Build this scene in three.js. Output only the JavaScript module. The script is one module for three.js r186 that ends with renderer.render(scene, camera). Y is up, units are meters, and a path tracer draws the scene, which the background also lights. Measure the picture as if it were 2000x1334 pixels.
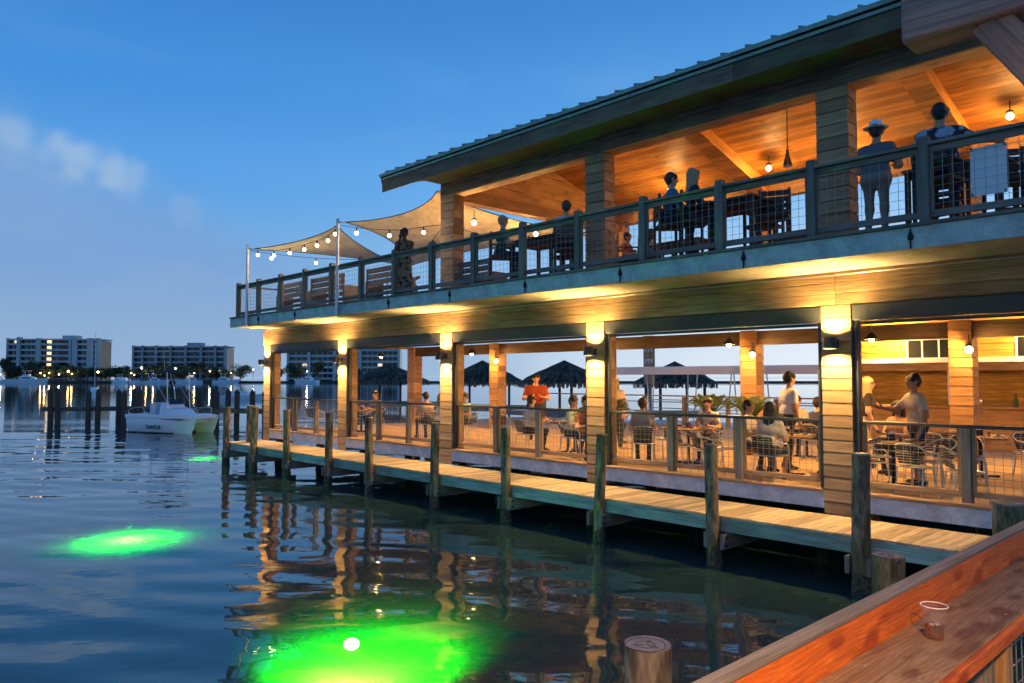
import * as THREE from 'three';
import { mergeGeometries } from 'three/addons/utils/BufferGeometryUtils.js';
import { RoundedBoxGeometry } from 'three/addons/geometries/RoundedBoxGeometry.js';
import { FontLoader } from 'three/addons/loaders/FontLoader.js';
import { TextGeometry } from 'three/addons/geometries/TextGeometry.js';

// ------------------------------------------------------------------ camera, sky, sun, exposure
const scene = new THREE.Scene();
const EYE = 2.95;                                   // metres above the water (y = 0)
const YAW = 43.376 * Math.PI / 180, PITCH = 2.7465 * Math.PI / 180;
const camera = new THREE.PerspectiveCamera(48.52, 1024 / 683, 0.05, 6000);
camera.position.set(0, EYE, 0);
const FW = new THREE.Vector3(Math.sin(YAW) * Math.cos(PITCH), Math.sin(PITCH), -Math.cos(YAW) * Math.cos(PITCH));
camera.lookAt(camera.position.clone().add(FW));
const renderer = new THREE.WebGLRenderer({ antialias: true });
renderer.toneMapping = THREE.LinearToneMapping;
renderer.toneMappingExposure = 1.1;
renderer.shadowMap.enabled = true;

let seedState = 1234567;
const rnd = () => { seedState = (seedState + 0x6d2b79f5) | 0; let t = Math.imul(seedState ^ (seedState >>> 15), 1 | seedState); t = (t + Math.imul(t ^ (t >>> 7), 61 | t)) ^ t; return ((t ^ (t >>> 14)) >>> 0) / 4294967296; };
const rr = (a, b) => a + (b - a) * rnd();
const hash3 = (x, y, z) => { let h = Math.imul(x | 0, 374761393) + Math.imul(y | 0, 668265263) + Math.imul(z | 0, 1274126177); h = Math.imul(h ^ (h >>> 13), 1274126177); return ((h ^ (h >>> 16)) >>> 0) / 4294967296; };
const sm = (t) => t * t * (3 - 2 * t), lerp = (a, b, t) => a + (b - a) * t, clamp = (x, a = 0, b = 1) => Math.min(b, Math.max(a, x));
function vnoise(x, y, z, px = 0, py = 0) {          // value noise, periodic in x and y when px, py are given
  const xi = Math.floor(x), yi = Math.floor(y), zi = Math.floor(z), fx = sm(x - xi), fy = sm(y - yi), fz = sm(z - zi);
  const w = (i, p) => p ? ((i % p) + p) % p : i, h = (a, b, c) => hash3(w(a, px), w(b, py), c);
  return lerp(lerp(lerp(h(xi, yi, zi), h(xi + 1, yi, zi), fx), lerp(h(xi, yi + 1, zi), h(xi + 1, yi + 1, zi), fx), fy),
    lerp(lerp(h(xi, yi, zi + 1), h(xi + 1, yi, zi + 1), fx), lerp(h(xi, yi + 1, zi + 1), h(xi + 1, yi + 1, zi + 1), fx), fy), fz);
}
const fbm = (x, y, z, o = 5) => { let s = 0, a = 0.5, t = 0; for (let i = 0; i < o; i++) { s += a * vnoise(x, y, z); t += a; a *= 0.5; x *= 2.03; y *= 2.03; z = z * 2.03 + 7; } return s / t; };
const smooth = (a, b, x) => sm(clamp((x - a) / (b - a)));
const lin = (c) => c <= 0.04045 ? c / 12.92 : Math.pow((c + 0.055) / 1.055, 2.4);
const rgb = (r, g, b) => [lin(r / 255), lin(g / 255), lin(b / 255)];
const mix3 = (a, b, t) => [lerp(a[0], b[0], t), lerp(a[1], b[1], t), lerp(a[2], b[2], t)];

// dusk sky: deep blue overhead, a pale afterglow low in the west, a mauve cloud bank with lit tops
const GLOW_AZ = YAW + 0.62;                          // compass angle of the afterglow, measured from -z towards +x
{
  const W = 1536, Hh = 768, data = new Float32Array(W * Hh * 4);
  const stops = [[0, rgb(156, 182, 206)], [3, rgb(132, 168, 203)], [8, rgb(108, 160, 209)], [14, rgb(82, 150, 217)], [20, rgb(64, 137, 210)], [27, rgb(56, 125, 198)], [45, rgb(50, 112, 184)], [90, rgb(42, 92, 158)]];
  const glow = rgb(236, 240, 244), side = rgb(118, 190, 246), bank = rgb(116, 156, 205), bankLow = rgb(140, 168, 202), top = rgb(176, 196, 212);
  for (let j = 0; j < Hh; j++) for (let i = 0; i < W; i++) {
    const el = ((j + 0.5) / Hh - 0.5) * 180, e = Math.max(0, el), th = ((i + 0.5) / W - 0.5) * 2 * Math.PI;
    const dx = Math.cos(th), dz = Math.sin(th), az = Math.atan2(dx, -dz);           // three's equirect: u = atan2(z, x) / 2pi + 0.5
    let rel = az - YAW; rel = Math.atan2(Math.sin(rel), Math.cos(rel));
    const relD = rel * 180 / Math.PI;
    let gl = az - GLOW_AZ; gl = Math.atan2(Math.sin(gl), Math.cos(gl));
    let k = 0; while (k < stops.length - 2 && e > stops[k + 1][0]) k++;
    let c = mix3(stops[k][1], stops[k + 1][1], sm(clamp((e - stops[k][0]) / (stops[k + 1][0] - stops[k][0]))));
    c = mix3(c, side, 0.62 * Math.exp(-Math.pow(gl / 0.75, 2)) * Math.exp(-Math.pow((e - 11) / 12, 2)));
    c = mix3(c, glow, 0.95 * Math.exp(-Math.pow(gl / 0.62, 2)) * Math.exp(-Math.pow(e / 9.5, 2)));
    // cloud bank: its upper edge falls from left to right
    const ce = Math.cos(e * Math.PI / 180), X = dx * ce, Y = Math.sin(e * Math.PI / 180), Z = dz * ce;
    const n = fbm(X * 9 + 3, Y * 13, Z * 9, 5), n2 = fbm(X * 24, Y * 34 + 5, Z * 24, 4);
    const edge = 16.6 + (relD + 34) * -0.4 + (n - 0.5) * 5 + (n2 - 0.5) * 2.2;
    const wrap = Math.exp(-Math.pow((relD + 30) / 34, 2));
    const d = smooth(-1.6, 4.5, edge - e) * smooth(24, -6, relD) * (0.35 + 0.65 * wrap);
    c = mix3(c, mix3(bankLow, bank, smooth(1, 9, e)), 0.92 * d);
        const n3 = fbm(X * 55 + 2, Y * 62, Z * 55, 4); let body = 0;
    for (const [ax, ay, rx, ry, w] of [[-33.5, 15.5, 1.5, 1.1, 0.7], [-31.8, 14.7, 1.2, 0.8, 0.5], [-30.2, 14.75, 1.9, 1.0, 1], [-28.2, 13.9, 1.6, 1.0, 0.95], [-26.7, 14.0, 1.25, 0.9, 0.7], [-23.4, 12.2, 1.4, 0.6, 0.25]]) {
      const up = e > ay ? (e - ay) / ry : (ay - e) / (ry * 2.4), q = Math.hypot((relD - ax) / rx, up) + (n3 - 0.5) * 1.5 + (n2 - 0.5) * 0.9;
      body = Math.max(body, w * smooth(1.3, 0.12, q));
    }
    c = mix3(c, top, 0.5 * clamp(body));
    const wisp = smooth(0.52, 0.78, fbm(X * 5, Y * 16 + 9, Z * 5, 4)) * smooth(2, 6, e) * smooth(30, 12, e);
    c = mix3(c, rgb(170, 190, 214), 0.14 * wisp);
    const o = (j * W + i) * 4; data[o] = c[0]; data[o + 1] = c[1]; data[o + 2] = c[2]; data[o + 3] = 1;
  }
  const sky = new THREE.DataTexture(data, W, Hh, THREE.RGBAFormat, THREE.FloatType);
  sky.mapping = THREE.EquirectangularReflectionMapping; sky.magFilter = THREE.LinearFilter; sky.needsUpdate = true;
  scene.background = sky; scene.environment = sky;
}
const sun = new THREE.DirectionalLight(new THREE.Color(1, 0.86, 0.7), 0.12);      // what is left of the sun at dusk
sun.position.set(Math.sin(GLOW_AZ) * 100, 11, -Math.cos(GLOW_AZ) * 100); sun.target.position.set(12, 2, -12);
sun.castShadow = true; sun.shadow.radius = 30; sun.shadow.mapSize.set(2048, 2048);
Object.assign(sun.shadow.camera, { left: -60, right: 60, top: 40, bottom: -40, near: 1, far: 300 });
scene.add(sun, sun.target);

// ------------------------------------------------------------------ textures
function dataTex(w, h, fn, srgb) {
  const d = new Uint8Array(w * h * 4);
  for (let j = 0; j < h; j++) for (let i = 0; i < w; i++) { const c = fn(i / w, j / h), o = (j * w + i) * 4; for (let k = 0; k < 3; k++) d[o + k] = clamp(c[k] ?? c[0]) * 255; d[o + 3] = 255; }
  const t = new THREE.DataTexture(d, w, h); t.wrapS = t.wrapT = THREE.RepeatWrapping; t.magFilter = t.minFilter = THREE.LinearFilter; if (srgb) t.colorSpace = THREE.SRGBColorSpace; t.needsUpdate = true; return t;
}
const pn = (u, v, fx, fy, z) => vnoise(u * fx, v * fy, z, fx, fy);
const grainFn = (seed) => (u, v) => {
  const warp = (pn(u, v, 4, 6, seed) - 0.5) * 0.05, vv = v + warp;
  const a = pn(u, vv, 5, 64, seed + 1), b = pn(u, vv, 12, 160, seed + 2), m = pn(u, v, 5, 9, seed + 3), f = pn(u, v, 90, 200, seed + 5);
  let g = 0.7 + 0.24 * (a - 0.5) + 0.16 * (b - 0.5) + 0.2 * (m - 0.5) + 0.08 * (f - 0.5);
  const kx = pn(u, v, 3, 8, seed + 9); if (kx > 0.9) g *= 1 - (kx - 0.9) * 4.2;
  return [g + 0.2];
};
const grainA = dataTex(512, 512, (u, v) => { const g = grainFn(11)(u, v)[0]; return [g, g * 0.985, g * 0.965]; }, true);
const grainB = dataTex(512, 512, (u, v) => { const g = grainFn(57)(u, v)[0]; return [g, g * 0.98, g * 0.955]; }, true);
const grainBump = dataTex(512, 512, (u, v) => grainFn(11)(u, v));
const mottle = dataTex(512, 512, (u, v) => { const g = 0.88 + 0.13 * (pn(u, v, 6, 6, 3) - 0.5) + 0.1 * (pn(u, v, 17, 17, 4) - 0.5) + 0.1 * (pn(u, v, 60, 60, 5) - 0.5); return [g, g, g]; }, true);
const barkTex = dataTex(256, 512, (u, v) => {
  const a = pn(u, v, 8, 5, 31), b = pn(u, v, 22, 12, 32), c = pn(u, v, 50, 30, 33), moss = smooth(0.48, 0.75, pn(u, v, 5, 7, 35)), pale = smooth(0.6, 0.85, pn(u, v, 9, 11, 39));
  const g = 0.6 + 0.35 * (a - 0.5) + 0.4 * (b - 0.5) + 0.3 * (c - 0.5);
  return [0.12 + g * (1 - 0.16 * moss) + 0.1 * pale, 0.12 + g * (0.95 - 0.1 * moss) + 0.1 * pale, 0.1 + g * (0.86 - 0.2 * moss) + 0.12 * pale];
}, true);
const rippleTex = dataTex(512, 512, (u, v) => [0.5 + 0.5 * (pn(u, v, 14, 34, 71) - 0.5) + 0.42 * (pn(u, v, 29, 61, 72) - 0.5) + 0.3 * (pn(u, v, 60, 120, 73) - 0.5)]);
const thatchTex = dataTex(256, 256, (u, v) => { const g = 0.5 + 0.7 * (pn(u, v, 90, 7, 21) - 0.5) + 0.3 * (pn(u, v, 20, 12, 22) - 0.5); return [g, g * 0.95, g * 0.85]; }, true);
const tileOf = (t, su, sv, ou = 0, ov = 0) => { const c = t.clone(); c.repeat.set(su, sv); c.offset.set(ou, ov); c.needsUpdate = true; return c; };

// ------------------------------------------------------------------ materials (linear base colours)
const C = (r, g, b) => new THREE.Color().setRGB(r, g, b);
function wood(r, g, b, o = {}) {                      // three variants of tone and grain
  return [0, 1, 2].map((k) => {
    const f = [1, 0.76, 1.18][k], t = tileOf(k === 1 ? grainB : grainA, 0.55, 1.6, k * 0.37, k * 0.21);
    return new THREE.MeshStandardMaterial({ color: C(r * f, g * f, b * f), map: t, bumpMap: tileOf(grainBump, 0.55, 1.6, k * 0.37, k * 0.21), bumpScale: o.bump ?? 0.003, roughness: o.rough ?? 0.8, name: 'wood' });
  });
}
const plain = (r, g, b, rough = 0.6, metal = 0, extra = {}) => new THREE.MeshStandardMaterial({ color: C(r, g, b), roughness: rough, metalness: metal, ...extra });
const painted = (r, g, b, rough = 0.55, sc = 0.7) => plain(r, g, b, rough, 0, { map: tileOf(mottle, sc, sc), bumpMap: tileOf(grainBump, 0.5, 1.2), bumpScale: 0.0012 });
const ledgeTex = dataTex(1024, 512, (u, v) => {
  const w = (pn(u, v, 3, 5, 81) - 0.5) * 0.07, a = pn(u, v + w, 6, 90, 82), b = pn(u, v + w, 14, 220, 83), ring = Math.abs(Math.sin((v + w * 2.4 + 0.25 * Math.pow(pn(u, v, 2, 3, 84), 2)) * 46)), st = smooth(0.45, 0.8, pn(u, v, 9, 7, 85)), worn = smooth(0.5, 0.75, pn(u, v, 14, 10, 86) * 0.6 + pn(u, v, 40, 40, 87) * 0.4);
  const g = 0.74 + 0.13 * (a - 0.5) + 0.14 * (b - 0.5) + 0.07 * (ring - 0.5); return [g * (1 - 0.2 * st) + 0.05 * worn, g * (1 - 0.3 * st) + 0.08 * worn, g * (0.96 - 0.34 * st) + 0.1 * worn];
}, true);
const ledgeWood = (r, g, b, rough, ou) => plain(r, g, b, rough, 0, { map: tileOf(ledgeTex, 0.8, 2.6, ou, ou), bumpMap: tileOf(ledgeTex, 0.8, 2.6, ou, ou), bumpScale: 0.0016 });
const MAT = {
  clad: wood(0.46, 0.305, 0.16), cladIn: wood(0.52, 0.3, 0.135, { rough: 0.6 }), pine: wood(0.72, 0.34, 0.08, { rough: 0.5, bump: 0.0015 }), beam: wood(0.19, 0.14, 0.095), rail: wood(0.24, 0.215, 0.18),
  barwood: wood(0.68, 0.4, 0.09), plank: wood(0.72, 0.57, 0.36), deck: wood(0.3, 0.25, 0.19), floor: wood(0.66, 0.47, 0.25), treated: wood(0.34, 0.5, 0.42), grey: wood(0.23, 0.21, 0.185), orange: ledgeWood(1.0, 0.215, 0.012, 0.5, 0.3), ledge: ledgeWood(0.46, 0.28, 0.155, 0.6, 0), darkwood: wood(0.1, 0.07, 0.048), teak: wood(0.42, 0.25, 0.1),
  fascia: painted(0.53, 0.63, 0.58), soffit: painted(0.62, 0.6, 0.5), white: painted(0.75, 0.75, 0.76), roof: painted(0.3, 0.46, 0.42, 0.4), black: plain(0.012, 0.012, 0.013, 0.45, 0.3), dark: plain(0.03, 0.034, 0.036, 0.5),
  steel: plain(0.62, 0.62, 0.6, 0.3, 0.9), galv: plain(0.55, 0.56, 0.56, 0.42, 0.8), wire: plain(0.36, 0.36, 0.35, 0.45, 0.7), bark: plain(0.34, 0.275, 0.2, 0.9, 0, { map: tileOf(barkTex, 1, 1), bumpMap: barkTex, bumpScale: 0.012 }),
  endgrain: plain(0.42, 0.37, 0.29, 0.85, 0, { map: mottle }), sail: new THREE.MeshPhysicalMaterial({ color: C(0.76, 0.63, 0.42), roughness: 0.9, transmission: 0.35, thickness: 0, side: THREE.DoubleSide, map: tileOf(mottle, 0.4, 0.4) }),
  gel: plain(0.78, 0.8, 0.82, 0.3), gelTrim: plain(0.5, 0.55, 0.6, 0.35), navy: plain(0.012, 0.016, 0.025, 0.5), glass: plain(0.012, 0.016, 0.02, 0.12), concrete: painted(0.82, 0.83, 0.8, 0.85, 0.05), concreteDim: painted(0.55, 0.6, 0.63, 0.85, 0.05),
  thatch: plain(0.2, 0.17, 0.12, 1, 0, { map: tileOf(thatchTex, 2, 1), bumpMap: tileOf(thatchTex, 2, 1), bumpScale: 0.03 }), canvas: plain(0.72, 0.73, 0.72, 0.8), rope: plain(0.02, 0.02, 0.02, 0.8),
  leaf: plain(0.035, 0.06, 0.025, 0.8, 0, { side: THREE.DoubleSide }), leaf2: plain(0.05, 0.075, 0.03, 0.8, 0, { side: THREE.DoubleSide }), frond: plain(0.06, 0.1, 0.03, 0.6, 0, { side: THREE.DoubleSide }), trunk: plain(0.08, 0.06, 0.045, 0.9),
  body: new THREE.MeshStandardMaterial({ color: 0xffffff, vertexColors: true, roughness: 0.8 }), hair: new THREE.MeshStandardMaterial({ color: 0xffffff, vertexColors: true, roughness: 0.6 }),
};
const glowMat = (r, g, b, s) => new THREE.MeshStandardMaterial({ color: C(0.9, 0.85, 0.75), emissive: C(r, g, b), emissiveIntensity: s, roughness: 0.4 });
const BULB = glowMat(1, 0.74, 0.38, 14), BULB_SOFT = glowMat(1, 0.8, 0.5, 7), WARM = C(1, 0.5, 0.14), FAR_WARM = glowMat(1, 0.6, 0.22, 30), FAR_WHITE = glowMat(1, 0.93, 0.8, 26);

// ------------------------------------------------------------------ helpers
const taken = new Map();
const numbered = (n) => { const k = taken.get(n) ?? 0; taken.set(n, k + 1); return k ? n + '_' + String(k).padStart(3, '0') : n; };
function tag(o, label, category, group, kind) { if (label) o.userData.label = label; if (category) o.userData.category = category; if (group) o.userData.group = group; if (kind) o.userData.kind = kind; return o; }
function thing(name, label, category, [x, y, z] = [0, 0, 0], turn = 0, group) { const o = new THREE.Group(); o.name = numbered(name); o.position.set(x, y, z); o.rotation.y = turn; scene.add(o); return tag(o, label, category, group); }
function part(parent, name, geo, mat, pos, rot) {
  const m = new THREE.Mesh(geo, Array.isArray(mat) ? mat[Math.floor(rnd() * mat.length)] : mat); m.name = name; m.castShadow = m.receiveShadow = true;
  if (pos) m.position.set(...pos); if (rot) m.rotation.set(...rot); parent.add(m); return m;
}
const absOf = (o) => { const v = new THREE.Vector3(); for (let p = o; p && p !== scene; p = p.parent) v.add(p.position); return v; };
const pw = (parent, name, geo, mat, [x, y, z], rot) => { const b = absOf(parent); return part(parent, name, geo, mat, [x - b.x, y - b.y, z - b.z], rot); };   // world position, for unturned parents
function copy(o, [x, y, z], turn = 0, label) { const c = o.clone(); c.userData = { ...o.userData }; c.name = numbered(o.name.replace(/_\d{3}$/, '')); c.position.set(x, y, z); c.rotation.y = turn; if (label) c.userData.label = label; scene.add(c); return c; }
function structure(name, geo, mat, pos) { const m = new THREE.Mesh(geo, mat); m.name = numbered(name); m.castShadow = m.receiveShadow = true; if (pos) m.position.set(...pos); m.userData.kind = 'structure'; scene.add(m); return m; }
function metreUV(g) {                                  // uv in metres, u along the longest side
  g.computeBoundingBox(); const s = new THREE.Vector3(); g.boundingBox.getSize(s); const len = [s.x, s.y, s.z], p = g.attributes.position, n = g.attributes.normal, uv = new Float32Array(p.count * 2);
  for (let i = 0; i < p.count; i++) {
    const nn = [Math.abs(n.getX(i)), Math.abs(n.getY(i)), Math.abs(n.getZ(i))], ax = nn.indexOf(Math.max(...nn)), [a, b] = [0, 1, 2].filter((k) => k !== ax), c = [p.getX(i), p.getY(i), p.getZ(i)];
    const [u, v] = len[a] >= len[b] ? [a, b] : [b, a]; uv[i * 2] = c[u] + ax * 0.31; uv[i * 2 + 1] = c[v] + ax * 0.17;
  }
  g.setAttribute('uv', new THREE.BufferAttribute(uv, 2)); return g;
}
const boxes = new Map();
function bx(w, h, d, r = 0) { const k = [w, h, d, r].map((x) => x.toFixed(4)).join(); if (!boxes.has(k)) boxes.set(k, metreUV(r ? new RoundedBoxGeometry(w, h, d, 1, r) : new THREE.BoxGeometry(w, h, d))); return boxes.get(k); }
const at = (g, x, y, z, rx = 0, ry = 0, rz = 0) => { const q = g.clone(); q.applyMatrix4(new THREE.Matrix4().compose(new THREE.Vector3(x, y, z), new THREE.Quaternion().setFromEuler(new THREE.Euler(rx, ry, rz)), new THREE.Vector3(1, 1, 1))); return q; };
const flat = (g) => { const q = g.index ? g.toNonIndexed() : g; for (const k of Object.keys(q.attributes)) if (!['position', 'normal', 'uv'].includes(k)) q.deleteAttribute(k); return q; };
const join = (list) => mergeGeometries(list.map(flat));
const V = (x, y, z) => new THREE.Vector3(x, y, z);
const tube = (pts, r, seg = 24, rad = 6, closed = false) => new THREE.TubeGeometry(new THREE.CatmullRomCurve3(pts.map((p) => V(...p)), closed, 'catmullrom', 0.4), seg, r, rad, closed);
function rod(a, b, r, rad = 6) { const A = V(...a), B = V(...b), g = new THREE.CylinderGeometry(r, r, A.distanceTo(B), rad, 1); g.applyQuaternion(new THREE.Quaternion().setFromUnitVectors(V(0, 1, 0), B.clone().sub(A).normalize())); g.translate((A.x + B.x) / 2, (A.y + B.y) / 2, (A.z + B.z) / 2); return g; }
const lathe = (pts, seg = 24) => new THREE.LatheGeometry(pts.map(([r, y]) => new THREE.Vector2(r, y)), seg);
const RIGHT = [Math.cos(YAW), Math.sin(YAW)], AHEAD = [Math.sin(YAW), -Math.cos(YAW)];
const bay = (across, away) => [across * RIGHT[0] + away * AHEAD[0], across * RIGHT[1] + away * AHEAD[1]];   // metres across / away over the harbour
const lamp = (parent, pos, power, color = WARM, soft = 1) => { const l = new THREE.PointLight(color, power); l.position.set(...pos); l.castShadow = true; l.shadow.radius = soft; l.name = 'lamp_light'; parent.add(l); return l; };

// ------------------------------------------------------------------ water and seabed
{
  const axis = (lo, hi, cell, far) => { const a = []; for (let x = lo; x <= hi; x += cell) a.push(x); let s = cell; let x = a[a.length - 1]; while (x < far) { s *= 1.16; x += s; a.push(x); } s = cell; x = lo; const b = []; while (x > -far) { s *= 1.16; x -= s; b.unshift(x); } return [...b, ...a]; };
  const xs = axis(-10, 22, 0.13, 2600), zs = axis(-42, 2, 0.13, 2600), nx = xs.length, nz = zs.length;
  const waves = [];
  for (let i = 0; i < 26; i++) {
    const L = 0.75 * Math.pow(1.16, i) * rr(0.9, 1.1), k = 2 * Math.PI / L, dir = -YAW + rr(-0.42, 0.42) + (i % 6 === 0 ? rr(-0.9, 0.9) : 0), amp = (L < 1.7 ? 0.0028 : L < 2.6 ? 0.0022 : 0.0012) * Math.pow(Math.min(L, 5), 0.82) * rr(0.6, 1.3);
    waves.push([Math.sin(-dir) * k, -Math.cos(dir) * k, amp, rr(0, 6.28), k]);
  }
  const pos = new Float32Array(nx * nz * 3), nor = new Float32Array(nx * nz * 3), uv = new Float32Array(nx * nz * 2), idx = new Uint32Array((nx - 1) * (nz - 1) * 6);
  for (let j = 0, o = 0; j < nz; j++) for (let i = 0; i < nx; i++, o++) {
    const x = xs[i], z = zs[j], calm = 1 - 0.6 * smooth(6, 11, x) * smooth(-40, -26, z);              // sheltered beside the pilings
    const cell = Math.max((xs[Math.min(i + 1, nx - 1)] - xs[Math.max(i - 1, 0)]) / 2, (zs[Math.min(j + 1, nz - 1)] - zs[Math.max(j - 1, 0)]) / 2);
    const patch = 0.6 + 0.8 * vnoise(x * 0.16, z * 0.16, 3);
    let y = 0, sx = 0, sz = 0;
    for (const [kx, kz, a, ph, k] of waves) { if (cell * k > 1.6) continue; const t = kx * x + kz * z + ph, A = a * calm * patch; y += A * Math.sin(t); sx += A * kx * Math.cos(t); sz += A * kz * Math.cos(t); }
    pos.set([x, y, z], o * 3); const l = Math.hypot(sx, 1, sz); nor.set([-sx / l, 1 / l, -sz / l], o * 3); uv.set([(x * RIGHT[0] + z * RIGHT[1]) / 9, (x * AHEAD[0] + z * AHEAD[1]) / 9], o * 2);
  }
  for (let j = 0, o = 0; j < nz - 1; j++) for (let i = 0; i < nx - 1; i++) { const a = j * nx + i, b = a + 1, c = a + nx, d = c + 1; idx.set([a, c, b, b, c, d], o); o += 6; }
  const g = new THREE.BufferGeometry(); g.setAttribute('position', new THREE.BufferAttribute(pos, 3)); g.setAttribute('normal', new THREE.BufferAttribute(nor, 3)); g.setAttribute('uv', new THREE.BufferAttribute(uv, 2)); g.setIndex(new THREE.BufferAttribute(idx, 1));
  structure('water', g, new THREE.MeshPhysicalMaterial({ color: C(0.14, 0.3, 0.31), roughness: 0.025, transmission: 0.82, thickness: 0, ior: 1.5, bumpMap: rippleTex, bumpScale: 0.003, side: THREE.DoubleSide, name: 'water' }));
  const bed = new THREE.PlaneGeometry(5200, 5200, 1, 1); bed.rotateX(-Math.PI / 2);
  structure('seabed', bed, plain(0.09, 0.105, 0.085, 1), [0, -1.15, 0]);
}

// ------------------------------------------------------------------ the restaurant building
const WALL = 12.1, COLS = [-5.25, -10.28, -15.26, -20.33, -25.4], FLOOR = 1.12, DECK = 4.95, EDGE = 10.6, WALK = 0.77;
const B = thing('restaurant_building', 'two-storey timber waterfront restaurant with open dining decks and green metal roof', 'building', [15, 0, -12]);
function cladColumn(name, x, z, y0, y1, sx, sz, mats, parent = B) {           // core > lapped boards on all four faces
  const core = pw(parent, name, bx(sx - 0.05, y1 - y0, sz - 0.05), mats[0], [x, (y0 + y1) / 2, z]);
  const n = Math.round((y1 - y0) / 0.2), h = (y1 - y0) / n;
  for (let k = 0; k < n; k++) {
    const y = y0 + h * (k + 0.5);
    for (const s of [-1, 1]) {
      pw(core, 'board', bx(0.028, h - 0.012, sz, 0.004), mats, [x + s * (sx / 2 - 0.014), y, z], [0, 0, s * 0.02]);
      pw(core, 'board', bx(sz > 0 ? sx - 0.062 : 0.1, h - 0.012, 0.028, 0.004), mats, [x, y, z + s * (sz / 2 - 0.014)], [-s * 0.02, 0, 0]);
    }
  }
  return core;
}
// lower storey
pw(B, 'lower_floor', bx(13.2, 0.2, 31), MAT.floor[0], [18.75, FLOOR - 0.1, -10.1]);
for (const z of [-0.2, ...COLS]) {
  cladColumn('column', WALL + 0.2, z, WALK + 0.002, 4.12, 0.4, 0.48, MAT.clad);
  cladColumn('inner_column', 18.5, z, FLOOR, 4.2, 0.42, 0.46, MAT.cladIn);
}
for (let k = 0; k < 6; k++) {
  const z1 = (k ? COLS[k - 1] : -0.2) - 0.24, z0 = (k < 5 ? COLS[k] : 0) + 0.24; if (k === 5) break;
  const L = z1 - z0, zc = (z0 + z1) / 2;
  pw(B, 'floor_edge_board', bx(0.05, 0.25, L / 2 - 0.006), MAT.white, [WALL + 0.03, 0.985, zc - L / 4]);
  pw(B, 'floor_edge_board', bx(0.05, 0.25, L / 2 - 0.006), MAT.white, [WALL + 0.03, 0.985, zc + L / 4]);
  pw(B, 'sill', bx(0.2, 0.045, L - 0.01, 0.006), MAT.clad, [WALL + 0.07, 1.143, zc]);
  pw(B, 'screen_box', bx(0.2, 0.26, L - 0.02, 0.02), MAT.dark, [WALL + 0.11, 3.985, zc]);
  pw(B, 'screen_bar', bx(0.05, 0.05, L - 0.16, 0.008), MAT.dark, [WALL + 0.11, 3.82, zc]);
  pw(B, 'screen_track', bx(0.09, 2.68, 0.07, 0.008), MAT.dark, [WALL + 0.1, 2.51, z0 + 0.045]);
  pw(B, 'screen_track', bx(0.09, 2.68, 0.07, 0.008), MAT.dark, [WALL + 0.1, 2.51, z1 - 0.045]);
  pw(B, 'header_trim', bx(0.12, 0.06, L, 0.006), MAT.teak, [WALL + 0.3, 3.9, zc]);
  pw(B, 'inner_beam', bx(0.3, 0.36, L + 0.02), MAT.darkwood, [18.5, 4.0, zc]);
  for (let j = 0; j < 3; j++) pw(B, 'frieze_board', bx(0.03, 0.175, L + 0.48 - 0.004, 0.004), MAT.clad, [WALL + 0.015, 4.215 + j * 0.182, zc], [0, 0, -0.03]);
  for (let j = 0; j < 4; j++) pw(B, 'joist', bx(6, 0.2, 0.06), MAT.darkwood, [15.35, 4.4, z0 + L * (j + 0.5) / 4]);
}
for (let j = 0; j < 3; j++) pw(B, 'frieze_board', bx(0.03, 0.175, 0.3, 0.004), MAT.clad, [WALL + 0.015, 4.215 + j * 0.182, -25.55], [0, 0, -0.03]);
for (let j = 0; j < 3; j++) pw(B, 'frieze_board', bx(6.4, 0.175, 0.03, 0.004), MAT.clad, [15.3, 4.215 + j * 0.182, -25.72], [0.03, 0, 0]);
pw(B, 'frieze_backing', bx(0.12, 0.58, 28), MAT.clad[0], [WALL + 0.1, 4.4, -11.7]);
pw(B, 'conduit', rod([0, 0, 0], [0, 0, -24.5], 0.011, 8), MAT.galv, [WALL - 0.03, 4.6, -1]);
pw(B, 'lower_ceiling', bx(7.2, 0.04, 28.4), MAT.darkwood, [15.8, 4.56, -11.4]);
// upper deck: slab, painted edge panels, soffit panels, cap boards, hooks
pw(B, 'upper_deck_slab', bx(9.4, 0.2, 28.3), MAT.deck[0], [EDGE + 4.76, 4.83, -10.85]);
pw(B, 'edge_backing', bx(0.05, 0.22, 28.2), MAT.deck[0], [EDGE + 0.045, 4.8, -10.86]);
const hookZ = []; for (let k = 0; k < 12; k++) hookZ.push(-1.17 - 2.41 * k);
for (let k = -1; k < 10; k++) {
  const za = -1.17 - 2.41 * k, zb = Math.max(za - 2.41, -25.04), zc = (za + zb) / 2, L = za - zb;
  pw(B, 'edge_panel', bx(0.022, 0.29, L - 0.008, 0.003), MAT.fascia, [EDGE, 4.785, zc]);
  pw(B, 'soffit_panel', bx(1.52, 0.02, L - 0.012, 0.003), MAT.soffit, [EDGE + 0.79, 4.665, zc]);
  pw(B, 'cap_board', bx(0.3, 0.045, L - 0.006, 0.006), MAT.rail, [EDGE + 0.1, 4.955, zc]);
  if (k >= 0 && k < 10) {
    const h = pw(B, 'gutter_hook', join([at(new THREE.CylinderGeometry(0.012, 0.012, 0.26, 8), 0, 0, 0), at(new THREE.SphereGeometry(0.04, 10, 8), 0, 0.02, 0), at(new THREE.ConeGeometry(0.035, 0.08, 8), 0, 0.09, 0)]), MAT.black, [EDGE - 0.03, 4.77, za]);
    h.scale.setScalar(1);
  }
}
pw(B, 'edge_panel', bx(9.2, 0.29, 0.022, 0.003), MAT.fascia, [EDGE + 4.62, 4.785, -25.06]);
pw(B, 'cap_board', bx(9.3, 0.045, 0.3, 0.006), MAT.rail, [EDGE + 4.7, 4.955, -24.96]);
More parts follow.
